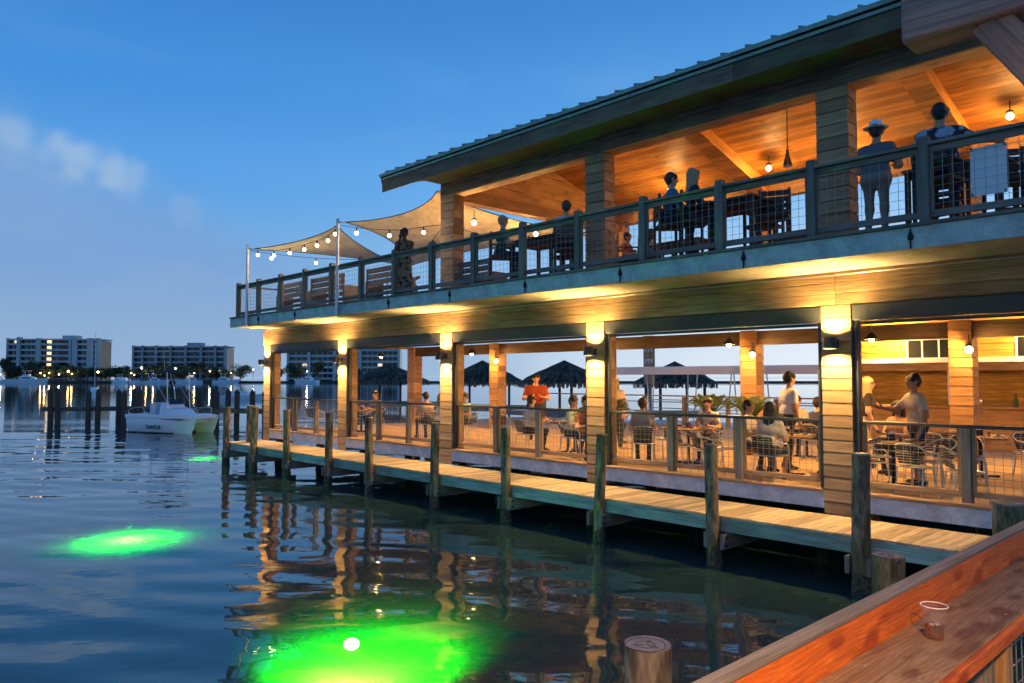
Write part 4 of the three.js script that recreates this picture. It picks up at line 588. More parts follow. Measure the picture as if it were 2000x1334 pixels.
person('man in a white T-shirt seated at the crowded table', { pos: [13.75, fl, -7.75], turn: 0.1, pose: 'sit', shirt: [0.66, 0.64, 0.58], hair: 'black', skin: TAN_SKIN });
person('diner in a dark cap seated at the crowded table', { pos: [14.5, fl, -6.2], turn: -2.2, pose: 'sit', shirt: [0.45, 0.4, 0.3], hair: 'black', skin: TAN_SKIN });
person('woman with fair hair in a pale jacket standing by the potted palm', { pos: [15.6, fl, -12.6], turn: -0.8, size: 1.04, shirt: [0.6, 0.5, 0.36], hair: 'blond', long: true, arms: ['face', 'down'] });
person('boy in a striped top seated at the palm table', { pos: [14.8, fl, -9.3], turn: -1.3, pose: 'sit', shirt: [0.6, 0.56, 0.48], pattern: [0.2, 0.18, 0.16], hair: 'brown' });
person('broad man in a red T-shirt and dark cap standing behind the diners', { pos: [16.0, fl, -15.9], turn: -0.76, size: 1.1, stocky: 1.3, shirt: [0.36, 0.06, 0.02], arms: 'table', hair: 'black' });
for (const [x, z, a, l, s, h] of [[13.3, -13.4, 1.3, 'diner in white seated with his back to the harbour rail', [0.6, 0.56, 0.48], 'brown'], [14.6, -12.7, -1.5, 'diner in black seated across from the red drink', [0.03, 0.03, 0.035], 'black'], [13.3, -17.0, 1.2, 'blond diner in white in the fourth lower bay', [0.62, 0.6, 0.55], 'blond'], [14.6, -17.5, -1.4, 'diner in pale green in the fourth lower bay', [0.3, 0.42, 0.3], 'brown'], [13.9, -18.5, 2.9, 'diner in beige at the far side of the fourth bay table', [0.5, 0.4, 0.28], 'brown'], [14.4, -22.0, -1.4, 'diner in grey in the end bay by the harbour', [0.25, 0.27, 0.3], 'black'], [16.5, -13.5, 1.3, 'diner in blue in the inner row', [0.2, 0.35, 0.5], 'brown'], [17.6, -8.6, -1.4, 'diner in cream in the inner row past the pendant', [0.6, 0.52, 0.4], 'brown'], [16.5, -7.6, 1.2, 'diner in navy in the inner row with dark hair', [0.03, 0.04, 0.09], 'black'], [17.6, -14.2, -1.4, 'diner in olive beside the inner column by the huts', [0.16, 0.18, 0.08], 'grey'], [13.3, -22.2, 1.2, 'diner in pink in the end bay with fair hair', [0.6, 0.3, 0.3], 'blond'], [13.2, -9.9, 2.2, 'diner in grey tucked beside the potted palm', [0.24, 0.25, 0.27], 'brown'], [12.95, -11.3, -0.4, 'diner in rust seated just past the second column', [0.36, 0.12, 0.05], 'black'], [13.35, -12.05, 0.2, 'diner in mint beside the red drink', [0.35, 0.5, 0.42], 'brown']]) person(l, { pos: [x, fl, z], turn: a, pose: 'sit', shirt: s, hair: h, long: h === 'blond' });
// potted palms inside the lower deck
function palm(label, x, z, s) {
  const t = thing('potted_palm', label, 'plant', [x, FLOOR, z], s * 3, 'potted palms on the lower deck');
  part(t, 'pot', lathe([[0.001, 0], [0.17, 0], [0.23, 0.4], [0.25, 0.42], [0.22, 0.42], [0.2, 0.38], [0.001, 0.37]], 22), plain(0.12, 0.06, 0.035, 0.8)); part(t, 'stem', new THREE.CylinderGeometry(0.04, 0.06, 0.5, 10), MAT.trunk, [0, 0.6, 0]);
  for (let k = 0; k < 13; k++) {
    const a = k * 2.4 + s, reach = rr(0.45, 0.75), rise = rr(0.55, 0.95), list = [], P = (q) => V(Math.cos(a) * reach * q, 0.75 + rise * (1.7 * q - 1.25 * q * q), Math.sin(a) * reach * q);
    for (let i = 1; i < 14; i++) { const q = i / 14, c = P(q), L = 0.26 * Math.sin(Math.PI * (0.12 + 0.83 * q)); for (const sd of [-1, 1]) { const g = new THREE.PlaneGeometry(0.022, L); g.translate(0, L / 2, 0); g.rotateZ(sd * 1.05); g.rotateX(-0.3); g.rotateY(-a + Math.PI / 2 + Math.PI); g.translate(c.x, c.y, c.z); list.push(g); } }
    const pts = []; for (let i = 0; i <= 6; i++) { const c = P(i / 6); pts.push([c.x, c.y, c.z]); } list.push(tube(pts, 0.007, 8, 4)); part(t, 'frond', join(list), MAT.frond);
  }
}
palm('potted palm against the lower column between the second and third bays', 12.95, -10.75, 1.1); palm('potted palm spreading behind the crowded table', 16.6, -9.3, 0.4); palm('potted palm beside the inner column near the white canopy', 17.4, -10.9, 2.2);

// ------------------------------------------------------------------ bar house behind the widest bay
{
  const t = thing('bar_house', 'lamplit plank bar house with serving windows behind the widest bay', 'building', [24, FLOOR, -5]);
  const X0 = 24.2, zA = 1.5, zB = -10.6, L = zA - zB, zc = (zA + zB) / 2;
  pw(t, 'wall_core', bx(0.1, 3.6, L), MAT.cladIn[0], [X0 + 0.1, FLOOR + 1.8, zc]);
  for (let k = 0; k < 18; k++) { const y = FLOOR + 0.1 + 0.2 * k; if (k >= 11 && k < 15) { for (const [a, b] of [[zA, -2.0], [-3.2, -4.2], [-5.6, -7.0], [-8.4, zB]]) pw(t, 'siding_board', bx(0.03, 0.19, a - b, 0.004), MAT.barwood, [X0 + 0.03, y, (a + b) / 2], [0, 0, -0.05]); } else pw(t, 'siding_board', bx(0.03, 0.19, L, 0.004), MAT.barwood, [X0 + 0.03, y, zc], [0, 0, -0.05]); }
  for (const [a, b] of [[-2.0, -3.2], [-4.2, -5.6], [-7.0, -8.4]]) { const w = pw(t, 'window', bx(0.04, 0.76, a - b - 0.02), MAT.glass, [X0 + 0.03, FLOOR + 2.6, (a + b) / 2]); for (const s of [-1, 1]) { part(w, 'frame', bx(0.06, 0.07, a - b, 0.005), MAT.canvas, [-0.01, s * 0.38, 0]); part(w, 'frame', bx(0.055, 0.7, 0.06, 0.005), MAT.canvas, [-0.01, 0, s * ((a - b) / 2 - 0.03)]); } part(w, 'mullion', bx(0.05, 0.7, 0.04), MAT.canvas, [-0.01, 0, 0.2]); part(w, 'mullion', bx(0.05, 0.7, 0.04), MAT.canvas, [-0.01, 0, -0.25]); part(w, 'sill', bx(0.3, 0.04, a - b + 0.1, 0.005), MAT.canvas, [-0.14, -0.43, 0]); }
  pw(t, 'awning', bx(1.5, 0.06, 6.2, 0.01), MAT.white, [X0 - 0.75, FLOOR + 2.3, -6.8], [0, 0, 0.12]); pw(t, 'awning_valance', bx(0.04, 0.22, 6.2, 0.006), MAT.clad, [X0 - 1.5, FLOOR + 2.14, -6.8]);
  for (const z of [-3.75, -6.8, -9.85]) pw(t, 'awning_post', bx(0.08, 2.1, 0.08), MAT.canvas, [X0 - 1.46, FLOOR + 1.05, z]);
  pw(t, 'counter_front', bx(0.06, 1.02, 6.4), MAT.cladIn, [X0 - 1.9, FLOOR + 0.51, -6.6]); pw(t, 'counter_top', bx(0.6, 0.06, 6.6, 0.01), MAT.teak, [X0 - 1.75, FLOOR + 1.06, -6.6]);
  pw(t, 'eave', bx(1.2, 0.1, L + 0.4), MAT.darkwood, [X0 - 0.2, FLOOR + 3.62, zc]);
  for (const [z, l] of [[-1.4, 'bright lamp on the bar house wall beside the louvres'], [-4.9, 'bright lamp above the bar house awning'], [-8.7, 'bright lamp at the far end of the bar house']]) spotLamp(l, [X0 - 0.5, 4.3, z], 'lamps on the bar house', 34, 0.08);
  for (const [z, h, m] of [[-5.2, 0.3, MAT.frond], [-6.0, 0.22, MAT.steel], [-6.6, 0.26, MAT.dark]]) { const b = thing('bar_bottle', z === -5.2 ? 'green bottle on the bar counter' : z === -6 ? 'steel shaker on the bar counter' : 'dark bottle on the bar counter', 'bottle', [X0 - 1.8, FLOOR + 1.09, z], 0, 'bottles on the bar counter'); part(b, 'flask', lathe([[0.001, 0], [0.06, 0], [0.06, h * 0.6], [0.022, h * 0.8], [0.022, h]], 14), m); part(b, 'stopper', new THREE.CylinderGeometry(0.024, 0.024, 0.03, 10), MAT.black, [0, h + 0.012, 0]); }
}
// ------------------------------------------------------------------ beyond the lower deck: tour boat, thatched huts, sign board
{
  const t = thing('tour_boat', 'white pontoon tour boat with a long flat canopy beyond the lower deck', 'boat', [29, 0, -16], 0);
  part(t, 'hull', bx(2.8, 0.7, 13, 0.12), MAT.white, [0, 0.5, 0]); part(t, 'deck', bx(2.9, 0.08, 13.2, 0.02), MAT.galv, [0, 0.9, 0]);
  part(t, 'canopy', bx(3.0, 0.12, 13.4, 0.05), MAT.canvas, [0, 3.38, 0], [0, 0, 0]); part(t, 'valance', bx(0.05, 0.26, 13.4, 0.01), MAT.canvas, [-1.5, 3.22, 0]);
  for (const x of [-1.35, 1.35]) for (let k = 0; k < 7; k++) part(t, 'canopy_post', rod([x, 0.94, -6.3 + 2.1 * k], [x + (k % 2) * 0.1, 3.33, -6.3 + 2.1 * k + (k % 3 - 1) * 0.25], 0.028, 8), MAT.galv);
  for (const y of [1.5, 1.9]) for (const x of [-1.4, 1.4]) part(t, 'guard_rail', rod([x, y, -6.4], [x, y, 6.4], 0.02, 6), MAT.galv);
}
function hut(label, x, z, r, top) {
  const t = thing('thatched_hut', label, 'hut', [x, 0, z], x, 'thatched huts across the water'), list = [], h = top - 2.6;
  const cone = new THREE.ConeGeometry(r, h, 40, 8, true), p = cone.attributes.position; for (let i = 0; i < p.count; i++) { const q = 1 - (p.getY(i) / h + 0.5), k = 1 + 0.1 * (vnoise(p.getX(i) * 3, p.getY(i) * 5, p.getZ(i) * 3 + x) - 0.5) + 0.12 * Math.sin(Math.PI * q); p.setX(i, p.getX(i) * k); p.setZ(i, p.getZ(i) * k); } cone.computeVertexNormals();
  part(t, 'thatch', cone, MAT.thatch, [0, 2.6 + h / 2, 0]);
  for (let k = 0; k < 90; k++) { const a = k / 90 * 6.283 + rr(-0.02, 0.02), g = new THREE.PlaneGeometry(0.12, rr(0.25, 0.45)); g.translate(0, -0.15, 0); g.rotateY(-a + Math.PI / 2); g.translate(Math.cos(a) * r * 1.0, 2.65, Math.sin(a) * r * 1.0); list.push(g); }
  part(t, 'fringe', join(list), new THREE.MeshStandardMaterial({ color: C(0.16, 0.13, 0.09), roughness: 1, side: THREE.DoubleSide })).userData.kind = 'stuff';
  part(t, 'platform', bx(r * 1.8, 0.25, r * 1.8), MAT.deck[0], [0, 0.7, 0]);
  for (const a of [0.5, 2.1, 3.7, 5.3]) part(t, 'post', rod([Math.cos(a) * r * 0.75, -1.1, Math.sin(a) * r * 0.75], [Math.cos(a) * r * 0.75, 2.9, Math.sin(a) * r * 0.75], 0.09, 10), MAT.trunk);
}
hut('thatched hut beside the white canopy of the tour boat', 36, -33.2, 3.0, 4.1); hut('thatched hut seen past the man in red', 38, -43.5, 3.2, 4.3); hut('thatched hut nearest the finger pier', 38, -56, 3.6, 4.2); hut('smaller thatched hut behind the sign board', 40, -27.5, 2.6, 4.0);
{ const t = thing('sign_board', 'tall weathered plank sign with pale raised letters standing past the tour boat', 'sign', [33, 0, -24.3], -Math.PI / 2 + 0.3); part(t, 'plank', bx(0.62, 2.6, 0.08, 0.02), MAT.clad, [0, 3.9, 0]); part(t, 'post', bx(0.14, 3.2, 0.14), MAT.grey, [0, 1.2, -0.12]);
  const font = await new FontLoader().loadAsync('fonts/droid/droid_sans_bold.typeface.json'); scene.userData.font = font;
  ['E', 'E'].forEach((ch, k) => { const g = new TextGeometry(ch, { font, size: 0.42, depth: 0.02, curveSegments: 3 }); g.center(); g.rotateZ(-Math.PI / 2); part(t, 'letter', g, MAT.canvas, [0, 4.45 - 0.62 * k, 0.055]); }); }

// ------------------------------------------------------------------ the viewer's own deck: counter ledge, railing, cup, beam, lamp
{
  const t = thing('drink_ledge', 'orange-stained timber drink ledge along the near deck railing', 'counter', [4, 1.1, -1.0]);
  const X0 = -1.6, X1 = 9.8, L = X1 - X0, xc = (X0 + X1) / 2;
  pw(t, 'back_board', bx(L, 0.18, 0.04, 0.006), MAT.orange, [xc, 2.065, -1.14]);
  pw(t, 'back_cap', bx(L, 0.016, 0.058, 0.004), MAT.grey[0], [xc, 2.163, -1.145]);
  pw(t, 'ledge', bx(L, 0.04, 0.27, 0.006), MAT.ledge, [xc, 2.0, -0.99]);
  pw(t, 'edge_strip', bx(L, 0.052, 0.024, 0.005), MAT.orange, [xc, 1.995, -0.843]);
  for (const x of [1.6, 2.6, 3.58, 4.5, 5.5, 6.5]) for (const z of [-0.9, -1.07]) pw(t, 'screw', new THREE.CylinderGeometry(0.0045, 0.0045, 0.002, 8), MAT.galv, [x + 0.04, 2.0205, z]);
  const r = thing('near_railing', 'weathered railing with timber posts under the orange drink ledge', 'railing', [4, 1.1, -1.0]);
  for (const x of [-0.4, 1.6, 3.58, 5.5, 7.4]) { pw(r, 'post', bx(0.1, 0.88, 0.1, 0.008), MAT.teak, [x, 1.54, -0.93]); pw(r, 'side_post', bx(0.04, 0.88, 0.09, 0.006), MAT.grey, [x - 0.13, 1.54, -0.95]); pw(r, 'side_post', bx(0.04, 0.88, 0.09, 0.006), MAT.grey, [x + 0.13, 1.54, -0.95]); }
  for (const y of [1.93, 1.2]) pw(r, 'rail', bx(L, 0.06, 0.04, 0.005), MAT.grey, [xc, y, -1.03]);
  pw(r, 'wire_mesh', wirePanel(10, 0.7, 'x', 0.1, 0.1), MAT.wire, [4, 1.56, -1.03]);
  t.position.y -= 0.034; r.position.y -= 0.034;
  const d = thing('near_deck', 'weathered plank deck under the viewer', 'deck', [4, 1.1, 1.2]);
  for (let k = 0; k < 34; k++) pw(d, 'plank', bx(13, 0.035, 0.138, 0.004), MAT.grey, [4, 1.08, -1.1 + 0.145 * k]);
  for (const x of [-1, 2, 5, 8]) pw(d, 'joist', bx(0.06, 0.2, 4.8), MAT.darkwood, [x, 0.95, 1.2]);
  const p = thing('pergola', 'heavy timber pergola beam jutting out above the drink ledge', 'pergola', [2.98, 1.1, 2.2]);
  pw(p, 'beam', bx(0.16, 0.3, 4.4, 0.018), MAT.grey, [2.98, 4.32, 1.2]); pw(p, 'brace', bx(0.1, 0.12, 1.3, 0.01), MAT.grey, [2.98, 3.64, -0.38], [1.0, 0, 0]);
  pw(p, 'post', bx(0.18, 3.06, 0.18, 0.012), MAT.grey, [2.98, 2.63, 1.4]); pw(p, 'beam', bx(0.16, 0.3, 4.4, 0.018), MAT.grey, [-1.4, 4.32, 1.2]); pw(p, 'post', bx(0.18, 3.06, 0.18, 0.012), MAT.grey, [-1.4, 2.63, 1.4]);
  pw(p, 'cross_beam', bx(6, 0.2, 0.14, 0.012), MAT.grey, [0.8, 4.57, 1.4]);
  const l = thing('pergola_lamp', 'warm bulb hanging from the pergola over the viewer', 'lamp', [0.55, 3.85, 0.55]);
  part(l, 'shade', lathe([[0.02, 0.16], [0.05, 0.14], [0.16, 0.02], [0.155, 0.015], [0.045, 0.125]], 20), MAT.dark); part(l, 'bulb', new THREE.SphereGeometry(0.045, 14, 10), BULB, [0, 0.065, 0]); part(l, 'cord', rod([0, 0.15, 0], [0, 0.62, 0.85], 0.006), MAT.rope); lamp(l, [0, 0.065, 0], 66, C(1, 0.56, 0.24), 4);
  const c = thing('plastic_cup', 'clear plastic cup a third full of amber drink on the ledge', 'cup', [3.1, 1.9865, -1.0]);
  const clear = new THREE.MeshPhysicalMaterial({ color: 0xffffff, transmission: 0.975, thickness: 0, roughness: 0.1, ior: 1.5 });
  part(c, 'cup_wall', lathe([[0.001, 0.001], [0.03, 0.001], [0.0315, 0.006], [0.034, 0.04], [0.035, 0.043], [0.0445, 0.118], [0.0465, 0.12]], 32), clear);
  part(c, 'rim', new THREE.TorusGeometry(0.0462, 0.0022, 8, 40), plain(0.75, 0.72, 0.66, 0.2), [0, 0.1205, 0], [Math.PI / 2, 0, 0]);
  for (let k = 0; k < 12; k++) { const a = k / 12 * 6.283; part(c, 'flute', rod([Math.cos(a) * 0.0318, 0.006, Math.sin(a) * 0.0318], [Math.cos(a) * 0.0355, 0.05, Math.sin(a) * 0.0355], 0.0009, 5), clear); }
  part(c, 'drink', lathe([[0.0005, 0.003], [0.0285, 0.003], [0.0345, 0.05], [0.0005, 0.05]], 28), new THREE.MeshPhysicalMaterial({ color: C(0.7, 0.3, 0.12), transmission: 0.9, thickness: 0.05, roughness: 0.02, ior: 1.34, attenuationColor: C(0.6, 0.16, 0.03), attenuationDistance: 0.03 }));
  for (const [x, y, z, q] of [[0.008, 0.05, 0.006, 0.4], [-0.012, 0.048, -0.006, 1.1]]) part(c, 'ice_cube', bx(0.018, 0.016, 0.018, 0.004), new THREE.MeshPhysicalMaterial({ color: 0xffffff, transmission: 0.8, thickness: 0.02, roughness: 0.1 }), [x, y, z], [q, q, 0.2]);
}

// ------------------------------------------------------------------ catamaran at the finger pier
{
  const [bxx, bzz] = bay(-18.55, 41.4), t = thing('catamaran', 'moored white fishing catamaran with dark canvas top and lettered hull', 'boat', [bxx, 0, bzz], 0), hd = -YAW - 0.45; t.rotation.y = hd; t.scale.setScalar(0.84);      // local +x is the bow
  const hull = (side) => {
    const st = [], n = 16, m = 9; for (let i = 0; i <= n; i++) { const q = i / n, x = -2.5 + 5.3 * q, w = 0.52 * (1 - Math.pow(Math.max(0, q - 0.45) / 0.55, 2.4) * 0.93), sheer = 0.98 + 0.16 * q * q, keel = -0.3 + 0.22 * Math.pow(q, 4), row = []; for (let j = 0; j <= m; j++) { const v = j / m, y = lerp(keel, sheer, v), f = Math.pow(Math.sin(Math.min(1, v * 1.15 + 0.05) * Math.PI / 2), 0.75), rake = 0.5 * Math.pow(q, 3) * v; row.push([x + rake, y, w * f]); } st.push(row); }
    const pos = [], idx = [], add = (p) => { pos.push(...p); return pos.length / 3 - 1; }, ids = st.map((row) => { const A = row.map(([x, y, w]) => add([x, y, side * 0.85 - w])), Bb = row.map(([x, y, w]) => add([x, y, side * 0.85 + w])); return [...A.slice().reverse(), ...Bb]; });
    for (let i = 0; i < n; i++) for (let j = 0; j < ids[0].length - 1; j++) { const a = ids[i][j], b = ids[i][j + 1], c = ids[i + 1][j], d = ids[i + 1][j + 1]; idx.push(a, b, c, b, d, c); }
    for (const i of [0, n]) { const r = ids[i]; for (let j = 1; j < r.length - 1; j++) i ? idx.push(r[0], r[j], r[j + 1]) : idx.push(r[0], r[j + 1], r[j]); }
    for (let i = 0; i < n; i++) { const a = ids[i][0], b = ids[i][ids[i].length - 1], c = ids[i + 1][0], d = ids[i + 1][ids[i].length - 1]; idx.push(a, c, b, b, c, d); }
    const g = new THREE.BufferGeometry(); g.setAttribute('position', new THREE.Float32BufferAttribute(pos, 3)); g.setIndex(idx); const q = g.toNonIndexed(); q.computeVertexNormals(); return q;
  };
  part(t, 'hull', hull(1), MAT.gel); part(t, 'hull', hull(-1), MAT.gel);
  part(t, 'bridge_deck', bx(4.9, 0.3, 1.9, 0.06), MAT.gel, [0.1, 0.82, 0]); part(t, 'rub_rail', bx(5.0, 0.05, 2.72, 0.02), MAT.dark, [-0.05, 0.93, 0]);
  part(t, 'gunwale', (() => { const s = new THREE.Shape(); s.moveTo(-2.55, -1.36); s.lineTo(1.0, -1.36); s.quadraticCurveTo(2.9, -1.3, 3.1, -0.75); s.lineTo(3.1, 0.75); s.quadraticCurveTo(2.9, 1.3, 1.0, 1.36); s.lineTo(-2.55, 1.36); s.closePath(); const h = new THREE.Path(); h.moveTo(-2.3, -1.1); h.lineTo(-0.3, -1.1); h.lineTo(-0.3, 1.1); h.lineTo(-2.3, 1.1); s.holes.push(h); const g = new THREE.ExtrudeGeometry(s, { depth: 0.16, bevelEnabled: true, bevelSize: 0.04, bevelThickness: 0.04, bevelSegments: 3 }); g.rotateX(-Math.PI / 2); return g; })(), MAT.gel, [0, 0.98, 0]);
  part(t, 'console', (() => { const s = new THREE.Shape([[-0.5, 0], [1.6, 0], [1.1, 0.3], [0.5, 0.42], [0.2, 0.7], [-0.3, 0.7]].map(([a, b]) => new THREE.Vector2(a, b))); const g = new THREE.ExtrudeGeometry(s, { depth: 1.1, bevelEnabled: true, bevelSize: 0.06, bevelThickness: 0.06, bevelSegments: 2 }); g.translate(0, 0, -0.55); return g; })(), MAT.gel, [0.1, 1.14, 0]);
  part(t, 'windscreen', bx(0.03, 0.34, 1.1, 0.005), MAT.glass, [0.42, 1.98, 0], [0, 0, 0.5]);
  part(t, 'canvas_top', bx(2.9, 0.08, 1.9, 0.03), MAT.navy, [-0.35, 3.9, 0], [0, 0, 0.04]);
  for (const z of [-0.85, 0.85]) { part(t, 'top_frame', tube([[0.75, 1.3, z], [0.6, 2.6, z], [0.55, 3.88, z]], 0.025, 12, 7), MAT.steel); part(t, 'top_frame', tube([[-0.6, 1.3, z], [-0.75, 2.6, z], [-1.2, 3.84, z]], 0.025, 12, 7), MAT.steel); part(t, 'top_frame', rod([0.68, 1.9, z], [-1.0, 3.84, z], 0.018), MAT.steel); part(t, 'bow_rail', tube([[0.6, 1.15, z * 1.4], [0.8, 1.5, z * 1.4], [2.2, 1.6, z * 1.25], [2.9, 1.55, z * 0.7], [2.95, 1.16, z * 0.6]], 0.018, 24, 6), MAT.steel); part(t, 'stern_rail', tube([[-2.4, 1.15, z * 1.45], [-2.35, 1.5, z * 1.45], [-1.2, 1.62, z * 1.45], [-0.8, 1.15, z * 1.45]], 0.018, 18, 6), MAT.steel); }
  for (const z of [-0.85, 0.85]) { const e = part(t, 'outboard_motor', bx(0.5, 0.55, 0.42, 0.12), MAT.navy, [-2.85, 1.15, z], [0, 0, 0.15]); part(e, 'leg', bx(0.2, 0.9, 0.16, 0.04), MAT.navy, [0.03, -0.6, 0]); }
  part(t, 'aerial', rod([-0.3, 3.9, 0.3], [-0.5, 5.2, 0.3], 0.01), MAT.gel); part(t, 'radar_dome', new THREE.SphereGeometry(0.16, 14, 10), MAT.dark, [-0.2, 4.05, -0.2]); part(t, 'helm_seat', bx(0.5, 0.8, 1.2, 0.08), MAT.gelTrim, [-1.05, 1.5, 0]);
  for (const x of [-1.9, -0.6, 0.8]) part(t, 'fender', new THREE.CapsuleGeometry(0.1, 0.35, 6, 12), MAT.navy, [x, 0.55, -1.5]); for (const x of [-2.2, -0.2, 1.9]) part(t, 'cleat', bx(0.22, 0.05, 0.05, 0.015), MAT.steel, [x, 1.2, 1.25]); part(t, 'anchor_rope', tube([[2.2, 1.2, 0.9], [2.5, 1.05, 1.1], [2.9, 0.5, 1.2], [3.1, -0.05, 1.3]], 0.012, 16, 5), MAT.canvas); part(t, 'waterline_stripe', bx(4.0, 0.05, 2.735, 0.01), MAT.dark, [-0.45, 0.06, 0]);
  const g = new TextGeometry('TomCat', { font: scene.userData.font, size: 0.26, depth: 0.012, curveSegments: 4 }); g.center(); part(t, 'hull_lettering', g, MAT.navy, [0.0, 0.42, 1.375], [-0.05, 0, 0]);
}
// finger pier of the marina
{
  const t = thing('finger_pier', 'low dark finger pier reaching out behind the catamaran', 'pier', [14, 0, -50]);
  const A = [[-31.6, 51], [-26.2, 51.8], [-24.4, 50.5], [-15.5, 47.5]].map(([a, d]) => bay(a, d));
  for (let k = 0; k < 3; k++) { const [x0, z0] = A[k], [x1, z1] = A[k + 1], L = Math.hypot(x1 - x0, z1 - z0), a = Math.atan2(-(z1 - z0), x1 - x0), n = Math.ceil(L / 0.3); pw(t, 'side_beam', bx(L, 0.24, 0.08), MAT.beam, [(x0 + x1) / 2, 0.82, (z0 + z1) / 2], [0, a, 0]); for (let i = 0; i < n; i++) { const q = (i + 0.5) / n; pw(t, 'plank', bx(0.28, 0.05, 1.3), MAT.beam, [lerp(x0, x1, q) + Math.sin(a) * -0.6, 0.95, lerp(z0, z1, q) - Math.cos(a) * 0.6], [0, a, 0]); } }
  const list = [[-30.9, 50.9], [-30.4, 50.9], [-28.6, 51.3], [-28.0, 51.4], [-26.5, 51.2], [-25.6, 50.2], [-25.5, 51.4], [-24.3, 49.6], [-23.0, 49.6], [-22.4, 50.6], [-22.0, 50.1], [-21.4, 50.2], [-20.9, 50.9], [-19.8, 50.5], [-19.2, 49.4], [-18.4, 49.2], [-17.6, 48.6], [-16.6, 48.6], [-15.4, 47.4], [-13.6, 46.6]];
  const p0 = thing('pier_piling', 'dark round mooring piling with pointed cap beside the finger pier', 'piling', [0, 0, 0], 0, 'mooring pilings of the finger pier');
  part(p0, 'shaft', pilingGeo(0.17, 3.2, 3.3), MAT.trunk, [0, -1.1, 0]); part(p0, 'cap', new THREE.ConeGeometry(0.19, 0.22, 14), MAT.dark, [0, 2.2, 0]);
  list.forEach(([a, d], k) => { const [x, z] = bay(a, d); k ? copy(p0, [x, rr(-0.15, 0.05), z], k) : p0.position.set(x, 0, z); });
}

// ------------------------------------------------------------------ far shore: land, condominiums, trees, marina
const S0 = 430, PX = S0 / 1480;                         // metres away; metres per picture unit at that distance, for laying out the far bank
const far = (px, d = S0) => bay((px - 1000) / 1480 * d, d);
{
  const g = new THREE.BoxGeometry(1400, 3, 60); const [x, z] = bay(-60, S0 + 42); g.rotateY(-YAW); structure('shore', g, plain(0.1, 0.095, 0.075, 1), [x, -0.9, z]);
  const s = new THREE.BoxGeometry(1400, 1.6, 1.2); s.rotateY(-YAW); const [a, b] = bay(-60, S0 + 11.2); const w = tag(new THREE.Mesh(s, plain(0.05, 0.05, 0.048, 1)), 'dark timber seawall along the far marina bank', 'seawall'); w.name = 'seawall'; w.position.set(a, 0.3, b); scene.add(w);
}
function condo(label, px0, px1, yTop, sections, floors, m, d) {
  const [x, z] = far((px0 + px1) / 2, d), k = d / 1480, t = thing('condominium', label, 'building', [x, 0.6, z], -YAW, 'condominiums on the far bank'), H = yTop - 0.6, W = (px1 - px0) * k, fh = H / (floors + 0.35);
  part(t, 'core', new THREE.BoxGeometry(W - 1, H - 1, 14), MAT.glass, [0, H / 2 - 0.5, -9]); part(t, 'roof_slab', new THREE.BoxGeometry(W + 0.4, 0.9, 16), m, [0, H - 0.2, -7.6]);
  part(t, 'lift_house', new THREE.BoxGeometry(9, 2.4, 6), m, [W * 0.12, H + 1.4, -9]);
  for (const [a, b, type] of sections) {
    const xa = (a - px0) * k - W / 2, xb = (b - px0) * k - W / 2, w = xb - xa, xc = (xa + xb) / 2;
    if (type === 'p') { part(t, 'pier', new THREE.BoxGeometry(w, H + (a > 30 && a < 40 ? 2 : 0.6), 3.2), m, [xc, H / 2 + 0.3, -1.2]); continue; }
    for (let f = 0; f < floors; f++) {
      const y = fh * (f + 0.35);
      part(t, 'balcony_slab', new THREE.BoxGeometry(w, 0.32, 2.4), m, [xc, y + fh, -1.4]);
      part(t, 'parapet', new THREE.BoxGeometry(w, fh * 0.28, 0.15), m, [xc, y + fh * 0.14 + 0.1, -0.3]);
      const nw = Math.max(1, Math.round(w / 3.4)); for (let i = 0; i < nw; i++) { const lit = rnd() < (type === 'l' ? 0.75 : 0.05); part(t, 'window', new THREE.BoxGeometry(w / nw - 0.5, fh * 0.62, 0.2), lit ? (type === 'l' ? FARWIN : FARWIN2) : MAT.glass, [xa + w / nw * (i + 0.5), y + fh * 0.5, -1.9]); if (nw > 1 && i) part(t, 'mullion_wall', new THREE.BoxGeometry(0.45, fh, 0.5), m, [xa + w / nw * i, y + fh * 0.5, -1.7]); }
    }
  }
  return t;
}
const FARWIN = glowMat(1, 0.62, 0.25, 1.6), FARWIN2 = glowMat(1, 0.7, 0.4, 0.9);
condo('long pale seven-storey condominium with a lit stair column on the far bank', 12, 192, 27, [[12, 14, 'p'], [14, 32, 'b'], [32, 38, 'p'], [39, 68, 'b'], [69, 77, 'p'], [78, 86, 'b'], [87, 97, 'l'], [98, 119, 'b'], [120, 133, 'b'], [134, 138, 'p'], [140, 150, 'p'], [151, 168, 'b'], [169, 182, 'p'], [183, 187, 'b'], [188, 192, 'p']], 7, MAT.concrete, S0 + 40);
condo('lower bluish condominium with square balconies on the far bank', 258, 440, 22.5, [[258, 261, 'p'], [262, 276, 'b'], [276, 279, 'p'], [279, 302, 'b'], [302, 306, 'p'], [306, 331, 'b'], [331, 334, 'p'], [335, 360, 'b'], [360, 364, 'p'], [364, 390, 'b'], [390, 394, 'p'], [394, 418, 'b'], [418, 422, 'p'], [423, 437, 'b'], [437, 440, 'p']], 6, MAT.concreteDim, S0 + 42);
condo('white condominium seen between the lower columns', 560, 780, 24, [[560, 564, 'p'], [565, 600, 'b'], [600, 606, 'p'], [607, 650, 'b'], [650, 656, 'p'], [657, 700, 'b'], [700, 706, 'p'], [707, 776, 'b'], [776, 780, 'p']], 6, MAT.concrete, S0 + 60);
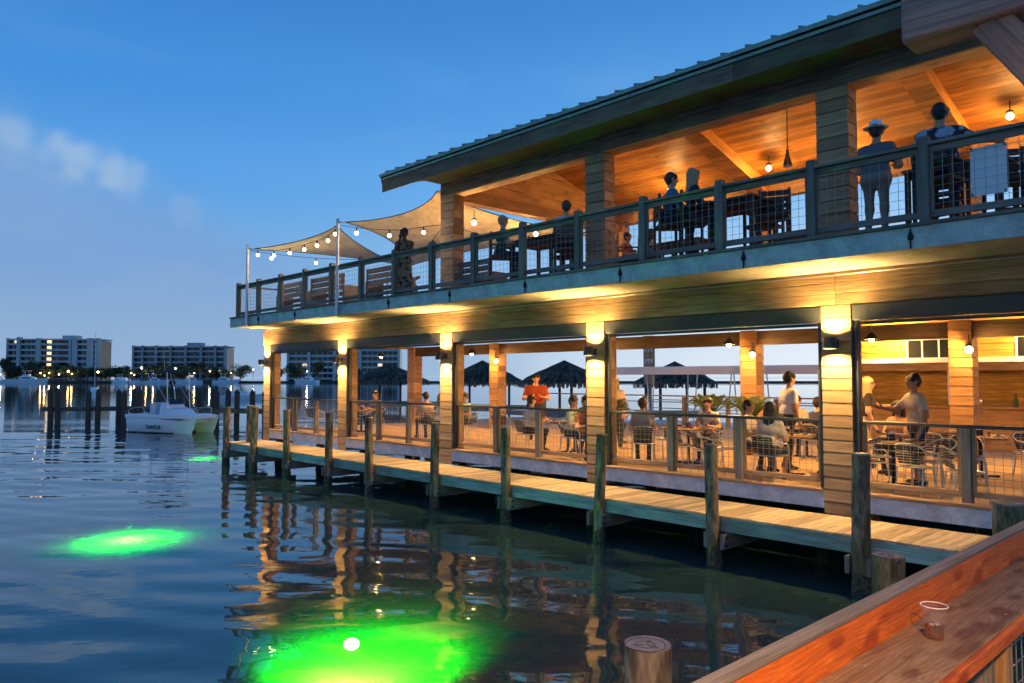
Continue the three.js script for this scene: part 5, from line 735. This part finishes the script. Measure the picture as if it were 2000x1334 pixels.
// trees: trunk, limbs and a crown of many small leaf clumps
function makeTree(seed, h, w, mat) {
  const t = new THREE.Group(), leaves = [], base = h * 0.28; let s = seed; const q = () => (s = (s * 16807) % 2147483647) / 2147483647;
  const limbs = [rod([0, 0, 0], [0, h * 0.55, 0], 0.22, 7)]; const lobes = [];
  for (let i = 0; i < 9; i++) { const a = q() * 6.28, r = w * (0.15 + 0.5 * q()), y = base + (h - base) * (0.2 + 0.62 * q()); lobes.push([Math.cos(a) * r, y, Math.sin(a) * r, w * (0.26 + 0.2 * q())]); limbs.push(rod([0, h * 0.25, 0], [Math.cos(a) * r, y, Math.sin(a) * r], 0.09, 5)); }
  const tri = []; for (const [x, y, z, r] of lobes) for (let i = 0; i < 260; i++) { const u = q() * 2 - 1, a = q() * 6.28, rr2 = r * Math.pow(q(), 0.4), c = Math.sqrt(1 - u * u), p = [x + Math.cos(a) * c * rr2, y + u * rr2 * 0.75, z + Math.sin(a) * c * rr2], k = 0.28 + 0.34 * q(); for (let v = 0; v < 3; v++) tri.push(p[0] + (q() - 0.5) * k * 2, p[1] + (q() - 0.5) * k * 1.5, p[2] + (q() - 0.5) * k * 2); }
  const g = new THREE.BufferGeometry(); g.setAttribute('position', new THREE.Float32BufferAttribute(tri, 3)); g.computeVertexNormals();
  part(t, 'trunk', join(limbs), MAT.trunk); part(t, 'crown', g, mat); return t;
}
const kinds = [makeTree(77, 9, 5.5, MAT.leaf), makeTree(991, 8, 6.5, MAT.leaf2), makeTree(4242, 11, 5, MAT.leaf)];
const treePx = [[12, 11, 0], [16, 4, 2], [24, 0, 1], [34, 0, 0], [46, 4, 0], [58, 0, 1], [68, 4, 2], [80, 0, 1], [92, 2, 0], [104, 0, 1], [114, 3, 1], [126, 0, 0], [138, 0, 2], [148, 3, 0], [160, 0, 1], [172, 2, 0], [199, 4, 0], [208, 3, 1], [216, 0, 0], [226, 4, 1], [236, 1, 0], [244, 3, 2], [252, 0, 1], [285, 3, 0], [298, 0, 1], [312, 3, 2], [326, 0, 1], [344, 2, 0], [362, 0, 1], [384, 2, 2], [404, 0, 0], [424, 3, 1], [446, 0, 0], [470, 2, 1], [540, 2, 0], [580, 0, 1], [620, 2, 2], [690, 1, 0], [760, 0, 1]];
treePx.forEach(([px, dd, k], i) => { const [x, z] = far(px, S0 + 20 + dd * 2), c = kinds[k].clone(); c.name = numbered('shade_tree'); c.position.set(x, 0.55, z); c.rotation.y = i * 1.7; const s = rr(0.95, 1.3); c.scale.set(s, s * (px === 12 ? 1.7 : 1), s); tag(c, k === 2 ? 'tall dark round-headed tree on the far marina bank' : k ? 'broad olive round-headed tree on the far marina bank' : 'dense dark round-headed tree on the far marina bank', 'tree', 'trees on the far bank'); scene.add(c); });
// marina lamps
const lampPx = [[2, 4.2, 0], [80, 5, 0], [97, 5, 0], [88, 3.6, 0], [116, 4.2, 1], [134, 6, 0], [141, 4.6, 0], [192, 5.6, 0], [257, 5, 1], [263, 4, 0], [277, 8, 1], [286, 5, 0], [300, 5, 0], [343, 7.5, 1], [380, 5, 0], [410, 6, 1], [452, 5, 0], [495, 7, 1], [600, 6, 1]];
lampPx.forEach(([px, h, w], i) => { const [x, z] = far(px, S0 + 14), t = thing('dock_lamp', w ? 'white dock lamp on a pole along the far marina' : 'amber dock lamp on a pole along the far marina', 'lamp', [x, 0.55, z], 0, 'lamps along the far marina'); part(t, 'pole', rod([0, 0, 0], [0, h, 0], 0.08), MAT.dark); part(t, 'bulb', new THREE.SphereGeometry(i === 5 || i === 7 || i === 10 || i === 13 ? 0.24 : 0.22, 10, 8), w ? FAR_WHITE : FAR_WARM, [0, h + 0.2, 0]).scale.setScalar([5, 7, 10, 13].includes(i) ? 2.2 : 1.2); lamp(t, [0, h + 0.2, 0], [5, 7, 10, 13].includes(i) ? 260 : 60, w ? C(1, 0.9, 0.75) : C(1, 0.6, 0.25), 20); });
// far boats
function motorBoat(label, px, d, len, turn, flybridge, group = 'boats in the far marina') {
  const [x, z] = far(px, d), t = thing('motor_boat', label, 'boat', [x, 0, z], -YAW + turn, group), s = len / 10;
  const sh = new THREE.Shape(); sh.moveTo(-5, -1.5); sh.lineTo(2, -1.5); sh.quadraticCurveTo(4.4, -1.2, 5.4, 0); sh.quadraticCurveTo(4.4, 1.2, 2, 1.5); sh.lineTo(-5, 1.5); sh.closePath();
  const g = new THREE.ExtrudeGeometry(sh, { depth: 1.1, bevelEnabled: true, bevelSize: 0.12, bevelThickness: 0.1, bevelSegments: 2 }); g.rotateX(-Math.PI / 2); const p = g.attributes.position; for (let i = 0; i < p.count; i++) { const y = p.getY(i); if (y < 0.4) p.setZ(i, p.getZ(i) * 0.78); p.setX(i, p.getX(i) + Math.max(0, p.getX(i)) * 0.12 * y); if (y > 0.9) p.setY(i, y + Math.max(0, p.getX(i)) * 0.09); } g.computeVertexNormals(); g.scale(s, s, s);
  part(t, 'hull', g, MAT.gel, [0, -0.1, 0]);
  const c = new THREE.Shape([[-2.4, 0], [2.6, 0], [1.2, 1.0], [0.6, 1.15], [-2.2, 1.15]].map(([a, b]) => new THREE.Vector2(a * s, b * s))), cg = new THREE.ExtrudeGeometry(c, { depth: 2.1 * s, bevelEnabled: true, bevelSize: 0.08, bevelThickness: 0.08, bevelSegments: 1 }); cg.translate(0, 0, -1.05 * s); part(t, 'cabin', cg, MAT.gel, [0, 1.05 * s, 0]); part(t, 'cabin_window', new THREE.BoxGeometry(2.6 * s, 0.42 * s, 2.36 * s), MAT.glass, [-0.5 * s, 1.72 * s, 0]);
  if (flybridge) { part(t, 'flybridge', new THREE.BoxGeometry(1.9 * s, 0.6 * s, 1.8 * s), MAT.gel, [-0.7 * s, 2.5 * s, 0]); part(t, 'hardtop', new THREE.BoxGeometry(2.4 * s, 0.12 * s, 2 * s), MAT.gel, [-0.8 * s, 4.1 * s, 0]); for (const a of [-1.7, 0.1]) for (const b of [-0.8, 0.8]) part(t, 'top_post', rod([a * s, 2.7 * s, b * s], [(a + 0.1) * s, 4.1 * s, b * s], 0.05 * s), MAT.steel); part(t, 'outrigger', rod([-0.6 * s, 2.6 * s, 0.9 * s], [-2.2 * s, 6.4 * s, 1.4 * s], 0.05 * s), MAT.steel); }
  return t;
}
motorBoat('sportfishing yacht with tower moored by the dark trees', 58, S0 + 2, 17, 0.15, true); motorBoat('white cruiser moored before the round trees', 233, S0, 12, 2.6, true); motorBoat('white cruiser moored below the second condominium', 305, S0 + 1, 12, 0.4, true); motorBoat('small open boat moored at the near end of the far marina', 14, S0 + 3, 9, 0.3, false); motorBoat('white cruiser moored past the second condominium', 372, S0, 13, -2.7, true); motorBoat('low white runabout moored beside the cruisers', 268, S0, 8, 0.5, false); motorBoat('white cruiser seen beyond the end of the restaurant', 440, S0, 13, 0.2, true); motorBoat('white cruiser seen between the lower columns', 600, S0, 14, 2.8, true); motorBoat('open boat idling in the channel behind the finger pier', 186, 150, 4.8, 2.0, false, 'boats out in the channel'); motorBoat('small white boat crossing the channel behind the catamaran', 470, 105, 5, 0.4, false, 'boats out in the channel');
{ const [x, z] = far(186, 151), t = thing('flag_mast', 'tall thin radio mast standing in the channel beside the far boats', 'mast', [x, 0, z]); part(t, 'pole', rod([0, -1.1, 0], [0, 11.8, 0], 0.05), MAT.galv); part(t, 'finial', new THREE.SphereGeometry(0.09, 8, 6), MAT.galv, [0, 11.85, 0]); }
{ // far docks: a run of pilings and a low pier in front of the bank
  const t = thing('marina_dock', 'low timber dock with dark pilings along the far marina', 'dock', [...far(200, S0 + 6)].reduce((a, v, i) => (i ? [a[0], 0, v] : [v]), []));
  const base = t.position; for (let k = 0; k < 34; k++) { const [a, b] = far(-10 + 14 * k + rr(-3, 3), S0 + 5 + rr(-2, 2)); part(t, 'piling', rod([0, -1.1, 0], [0, rr(2.2, 3.4), 0], 0.22), MAT.trunk, [a - base.x, 0, b - base.z]); }
  const [m0, m1] = far(230, S0 + 7); part(t, 'walk_deck', (() => { const g = new THREE.BoxGeometry(150, 0.3, 2.4); g.rotateY(-YAW); return g; })(), MAT.deck[0], [m0 - base.x, 1.1, m1 - base.z]);
}

renderer.render(scene, camera);
